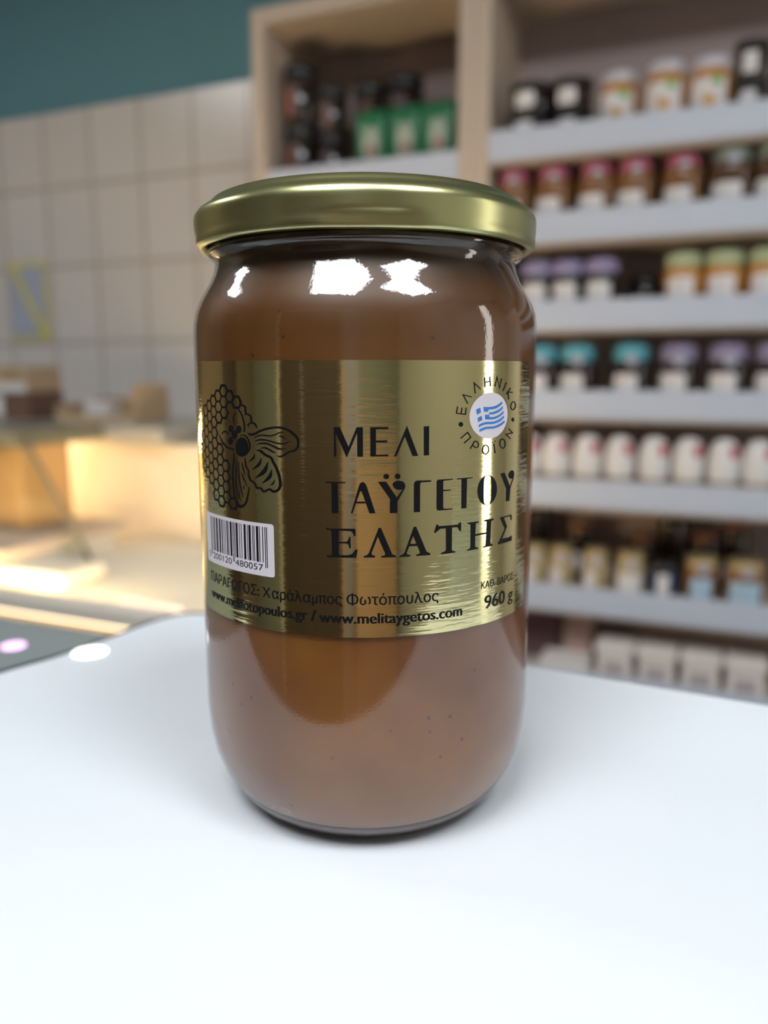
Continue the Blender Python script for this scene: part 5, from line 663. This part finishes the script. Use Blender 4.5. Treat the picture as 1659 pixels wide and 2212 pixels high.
AC = math.atan2(cam.location.y, cam.location.x)      # label centre line faces the lens side of the counter
RL = 0.04435
jar = thing('honey_jar', 'large glass honey jar with gold lid and gold foil label on the white board', 'jar', (0, 0, 0))
mmv = lambda pr: [(r/1000, z/1000) for r, z in pr]
body = [(0, 1.5), (24, 1.2), (28.5, .2), (31, .3), (33.6, 1.3), (36.2, 3.4), (38.6, 6.4), (40.8, 10.4), (42.5, 15), (43.6, 20.5), (44.15, 27), (44.25, 36), (44.25, 124), (44.15, 126.5), (43.6, 129.5), (42.6, 132),
        (41.3, 134.3), (39.9, 136.6), (38.8, 139), (38.3, 141), (38.3, 142.4), (39.6, 143.1), (40.1, 144.0), (39.7, 145.0), (38.9, 145.8), (38.6, 147), (38.6, 153.5), (37.6, 154.2), (36.2, 153.6), (36.0, 150)]
gb = lt(mmv(body), 160)
# moulded screw thread on the neck
for s in range(4):
    a0 = AC + s*pi/2 - .55
    prev = None
    for k in range(25):
        a = a0 + k*.05; z = (146.2 + k*.16)/1000; w_ = .0009*sin(pi*k/24)
        ringv = [gb.verts.new(((.0385 + w_*1.3*cos(q))*cos(a), (.0385 + w_*1.3*cos(q))*sin(a), z + w_*sin(q))) for q in (-pi/2, -pi/4, 0, pi/4, pi/2)]
        if prev:
            for i in range(4): gb.faces.new([prev[i], ringv[i], ringv[i+1], prev[i+1]])
        prev = ringv
gbo = obj('glass_body', gb, M['glass'], jar, True)
gf = [(0, .9), (28, .6), (31, .7), (33.3, 1.6), (35.8, 3.5), (37.6, 5.6), (37.2, 5.9), (33, 5.3), (0, 5.3)]
obj('glass_foot', lt(mmv(gf), 120), mat('thick_glass_foot', (.085, .045, .04), .12), gbo, True)
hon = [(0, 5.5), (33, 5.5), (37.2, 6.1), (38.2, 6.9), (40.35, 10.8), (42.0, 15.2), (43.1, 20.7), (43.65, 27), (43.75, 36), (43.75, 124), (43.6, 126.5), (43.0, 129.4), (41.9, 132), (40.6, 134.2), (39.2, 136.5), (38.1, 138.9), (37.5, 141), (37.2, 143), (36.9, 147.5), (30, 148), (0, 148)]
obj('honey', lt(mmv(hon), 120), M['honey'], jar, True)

# lid: side wall, rounded shoulder, raised bead, sunken centre, rolled lower curl
lid = [(41.0, 146.6), (40.6, 145.6), (41.2, 144.7), (42.2, 144.4), (43.0, 144.9), (43.25, 145.8), (43.15, 146.8), (43.1, 147.6), (43.12, 148.2), (43.13, 148.8), (43.14, 149.4), (43.15, 150.0), (43.17, 150.6), (43.2, 151.4), (43.0, 152.4), (42.3, 153.4), (41.3, 154.0), (40.3, 154.5), (39.6, 155.2), (38.9, 156.0), (38.0, 156.4), (36.9, 156.2), (36.0, 155.5), (35.0, 154.9), (20, 154.7), (0, 154.7)]
lb = bmesh.new()
lathe(lb, mmv(lid), 200)
for v in lb.verts:          # the pressed lug that pushes the curl inwards
    z = v.co.z*1000; r = math.hypot(v.co.x, v.co.y)
    if r > .0405 and z < 150.5:
        for s in range(4):
            da = (math.atan2(v.co.y, v.co.x) - (AC + .045 + s*pi/2) + pi) % (2*pi) - pi
            k = math.exp(-(da/.235)**4 * (1 + max(0, z-147)*.5)) * max(0, min(1, (148.9 - z)/1.7))
            if k > .01: v.co.x *= 1 - .024*k; v.co.y *= 1 - .024*k
obj('lid', lb, M['lid_gold'], jar, True)

# ---- foil label and its print
def wrap(bm, r, step=.8):
    xs = [v.co.x for v in bm.verts]
    a, b_ = min(xs), max(xs)
    k = math.floor(a/step) + 1
    while k*step < b_ - 1e-6:
        bmesh.ops.bisect_plane(bm, geom=bm.verts[:]+bm.edges[:]+bm.faces[:], plane_co=(k*step, 0, 0), plane_no=(1, 0, 0), dist=1e-5)
        k += 1
    for v in bm.verts:
        a = AC + v.co.x/44.3
        v.co = Vector((r*cos(a), r*sin(a), v.co.y/1000))
    for f in bm.faces:
        f.normal_update()
        c = f.calc_center_median()
        if f.normal.dot(Vector((c.x, c.y, 0))) < 0: f.normal_flip()
    return bm
def rrect(bm, x0, x1, z0, z1, rad, mi=0):
    pts = []
    for ox, oz, s in ((x1-rad, z1-rad, 0), (x0+rad, z1-rad, 90), (x0+rad, z0+rad, 180), (x1-rad, z0+rad, 270)):
        for k in range(7):
            t = R(s+k*15); pts.append((ox+rad*cos(t), oz+rad*sin(t), 0))
    f = bm.faces.new([bm.verts.new(p) for p in pts]); f.material_index = mi
    return bm
def poly(bm, flat, mi=0):
    pts = [(flat[i], flat[i+1], 0) for i in range(0, len(flat), 2)]
    f = bm.faces.new([bm.verts.new(p) for p in pts]); f.material_index = mi
    bmesh.ops.triangulate(bm, faces=[f])
def strip(bm, flat, mi=0):
    prev = None
    for i in range(0, len(flat), 4):
        cur = (bm.verts.new((flat[i], flat[i+1], 0)), bm.verts.new((flat[i+2], flat[i+3], 0)))
        if prev:
            f = bm.faces.new([prev[0], cur[0], cur[1], prev[1]]); f.material_index = mi
        prev = cur
def art(bm, key, mi=0):
    for f in FILLS[key]: poly(bm, f, mi)
    for f in STRIPS[key]: strip(bm, f, mi)
def text(bm, s, x0, x1, z, cap, bold=0.0, mi=0):
    if bold:
        for dx in (-bold, 0, bold): text(bm, s, x0+dx, x1+dx, z, cap)
        return
    cu = bpy.data.curves.new('lettering', 'FONT'); cu.body = s; cu.size = 1.0; cu.resolution_u = 5
    ob = bpy.data.objects.new('lettering', cu); COL.objects.link(ob)
    dg = bpy.context.evaluated_depsgraph_get(); dg.update()
    oc = ob.evaluated_get(dg)
    cv = oc.to_curve(dg)
    loops = []
    for sp in cv.splines:
        bp = sp.bezier_points; L = []
        for i in range(len(bp)):
            p, q = bp[i], bp[(i+1) % len(bp)]
            straight = (p.handle_right-p.co).length < 1e-5 and (q.handle_left-q.co).length < 1e-5
            for k in range(1 if straight else 5):
                t = k/5; u = 1-t
                v = u**3*p.co + 3*u*u*t*p.handle_right + 3*u*t*t*q.handle_left + t**3*q.co
                if not L or (L[-1]-v).length > 1e-5: L.append(v.copy())
        if len(L) > 2: loops.append(L)
    oc.to_curve_clear()
    bpy.data.objects.remove(ob); bpy.data.curves.remove(cu)
    def area(L): return sum(L[i].x*L[(i+1) % len(L)].y - L[(i+1) % len(L)].x*L[i].y for i in range(len(L)))/2
    def inside(p, L):
        c = False
        for i in range(len(L)):
            a_, b_ = L[i], L[i-1]
            if (a_.y > p.y) != (b_.y > p.y) and p.x < (b_.x-a_.x)*(p.y-a_.y)/(b_.y-a_.y) + a_.x: c = not c
        return c
    def within(h, L): return h is not L and all(inside(p, L) for p in h)
    depth = [sum(within(h, L) for L in loops) for h in loops]
    outs = [[L] for L, d_ in zip(loops, depth) if d_ % 2 == 0]
    for h, d_ in zip(loops, depth):
        if d_ % 2:
            min((o_ for o_ in outs if within(h, o_[0])), key=lambda o_: abs(area(o_[0]))).append(h)
    xs = [v.x for L in loops for v in L]; a, b_ = min(xs), max(xs)
    kx = (x1-x0)/(b_-a); kz = cap/.727
    for o_ in outs:
        flat = [v for L in o_ for v in L]
        vs = [bm.verts.new((x0+(v.x-a)*kx, z+v.y*kz, 0)) for v in flat]
        for tri in tessellate_polygon(o_):
            try:
                f = bm.faces.new([vs[i] for i in tri]); f.material_index = mi
            except ValueError: pass

label = tag(obj('front_label', wrap(rrect(bmesh.new(), -58.0, 48.6, 56.75, 117.6, 2.6), RL, .5), M['foil'], jar, True), 'gold foil label wrapped round the jar')
RI = RL + .00004
b = bmesh.new(); art(b, 'title'); obj('title_lettering', wrap(b, RI), M['ink'], label, True)
b = bmesh.new(); art(b, 'bee'); obj('bee_print', wrap(b, RI), M['ink'], label, True)

# marks moulded into the glass near the foot
for mark, m0, m1, mz in (('7', -29.0, -25.2, 8.4), ('2', -24.2, -20.4, 8.4), ('A', 29.0, 32.6, 8.8)):
    b = bmesh.new(); text(b, mark, m0, m1, mz, 2.6)
    wrap(b, 1.0)
    for v in b.verts:
        z = v.co.z*1000; r = 44.0
        for (r0, z0), (r1, z1) in zip(body[2:], body[3:]):
            if z0 <= z <= z1: r = r0 + (r1-r0)*(z-z0)/(z1-z0); break
        v.co.x *= (r+.12)/1000; v.co.y *= (r+.12)/1000
    obj('moulded_mark', b, M['glass'], gbo, True)

# honeycomb: shared cell walls of a flat-topped hexagon grid
b = bmesh.new(); art(b, 'comb')
DX, DZ = 2.40, 2.45
cells = []
def cell(c, zt, ks):
    for k in ks: cells.append((-48.60 + c*DX, zt - k*DZ))
cell(0, 99.9, range(4)); cell(1, 106.05, range(7)); cell(2, 107.25, range(8)); cell(3, 108.45, range(10))
cell(4, 109.65, [0, 1, 2, 5, 6, 7, 8, 9, 10]); cell(5, 110.85, [0, 1, 2, 7, 8, 9, 10]); cell(6, 109.65, [0, 10]); cell(7, 108.45, [0])
walls = {}
hx = [(DX*.66, 0), (DX*.34, DZ/2), (-DX*.34, DZ/2), (-DX*.66, 0), (-DX*.34, -DZ/2), (DX*.34, -DZ/2)]
for cx_, cz_ in cells:
    for i in range(6):
        p, q = (cx_+hx[i][0], cz_+hx[i][1]), (cx_+hx[(i+1) % 6][0], cz_+hx[(i+1) % 6][1])
        key = (round((p[0]+q[0])/2, 1), round((p[1]+q[1])/2, 1))
        n_ = walls.get(key, (p, q, 0)); walls[key] = (p, q, n_[2]+1)
for p, q, n_ in walls.values():
    w_ = .46 if n_ > 1 else .56
    d = Vector((q[0]-p[0], q[1]-p[1], 0)).normalized(); nn = Vector((-d.y, d.x, 0))*w_/2; e = d*w_*.3
    P_, Q_ = Vector((*p, 0))-e, Vector((*q, 0))+e
    b.faces.new([b.verts.new(v) for v in (P_+nn, Q_+nn, Q_-nn, P_-nn)])
obj('honeycomb_print', wrap(b, RI), M['ink'], label, True)

# round seal with the flag
b = bmesh.new(); art(b, 'sealtext', 1)
b.faces.new([b.verts.new((30.2+6.35*cos(2*pi*k/48), 105.42+5.15*sin(2*pi*k/48), 0)) for k in range(48)])
obj('origin_seal', wrap(b, RI), [M['sticker'], M['ink']], label, True)
b = bmesh.new(); art(b, 'flag'); obj('flag_print', wrap(b, RI+.00003), M['flag_blue'], label, True)

# barcode sticker
b = rrect(bmesh.new(), -48.2, -21.6, 69.3, 81.55, .7)
st_ = obj('barcode_sticker', wrap(b, RI), M['sticker'], label, True)
st_.parent = label
b = bmesh.new()
Lc = ['0001101', '0011001', '0010011', '0111101', '0100011', '0110001', '0101111', '0111011', '0110111', '0001011']
def enc(d, t):
    l = Lc[d]
    if t == 'L': return l
    r_ = ''.join('1' if c == '0' else '0' for c in l)
    return r_ if t == 'R' else r_[::-1]
digits = [5, 2, 0, 0, 1, 2, 0, 4, 8, 0, 0, 5, 7]
bits = '101' + ''.join(enc(dg_, t_) for dg_, t_ in zip(digits[1:7], 'LGGLLG')) + '01010' + ''.join(enc(dg_, 'R') for dg_ in digits[7:]) + '101'
bx0, bw = -45.4, (45.4-23.45)/95
i = 0
while i < 95:
    if bits[i] == '1':
        j = i
        while j < 95 and bits[j] == '1': j += 1
        lo_ = 71.3 if (i < 3 or i > 91 or 45 <= i < 50) else 72.5
        x0_, x1_ = bx0+i*bw, bx0+j*bw
        b.faces.new([b.verts.new(v) for v in ((x0_, lo_, 0), (x1_, lo_, 0), (x1_, 80.75, 0), (x0_, 80.75, 0))])
        i = j
    else: i += 1
text(b, '5', -46.9, -45.9, 70.55, 1.55)
text(b, '200120', -44.2, -35.3, 70.55, 1.55)
text(b, '480057', -33.9, -24.8, 70.55, 1.55)
obj('barcode_print', wrap(b, RI+.00003), M['ink'], label, True)

b = bmesh.new()
text(b, 'ΠΑΡΑΓΩΓΟΣ:', -46.5, -26.3, 64.40, 2.55, .05)
text(b, 'X', -25.2, -23.0, 64.35, 2.55, .05)
text(b, 'αράλαμπος', -22.5, -5.6, 64.35, 2.55, .05)
text(b, 'Φωτόπουλος', -4.5, 16.45, 64.30, 2.55, .05)
obj('producer_line', wrap(b, RI), M['ink'], label, True)
b = bmesh.new()
text(b, 'www.melifotopoulos.gr', -46.5, -13.6, 60.30, 2.55, .13)
text(b, '/', -12.7, -11.55, 60.2, 2.6, .13)
text(b, 'www.melitaygetos.com', -10.75, 22.7, 60.05, 2.55, .13)
obj('web_address_line', wrap(b, RI), M['ink'], label, True)
b = bmesh.new()
text(b, 'ΚΑΘ. ΒΑΡΟΣ:', 28.45, 41.9, 65.30, 1.80, .03)
text(b, '960 g', 29.7, 41.3, 60.30, 3.35, .13)
obj('net_weight_print', wrap(b, RI), M['ink'], label, True)
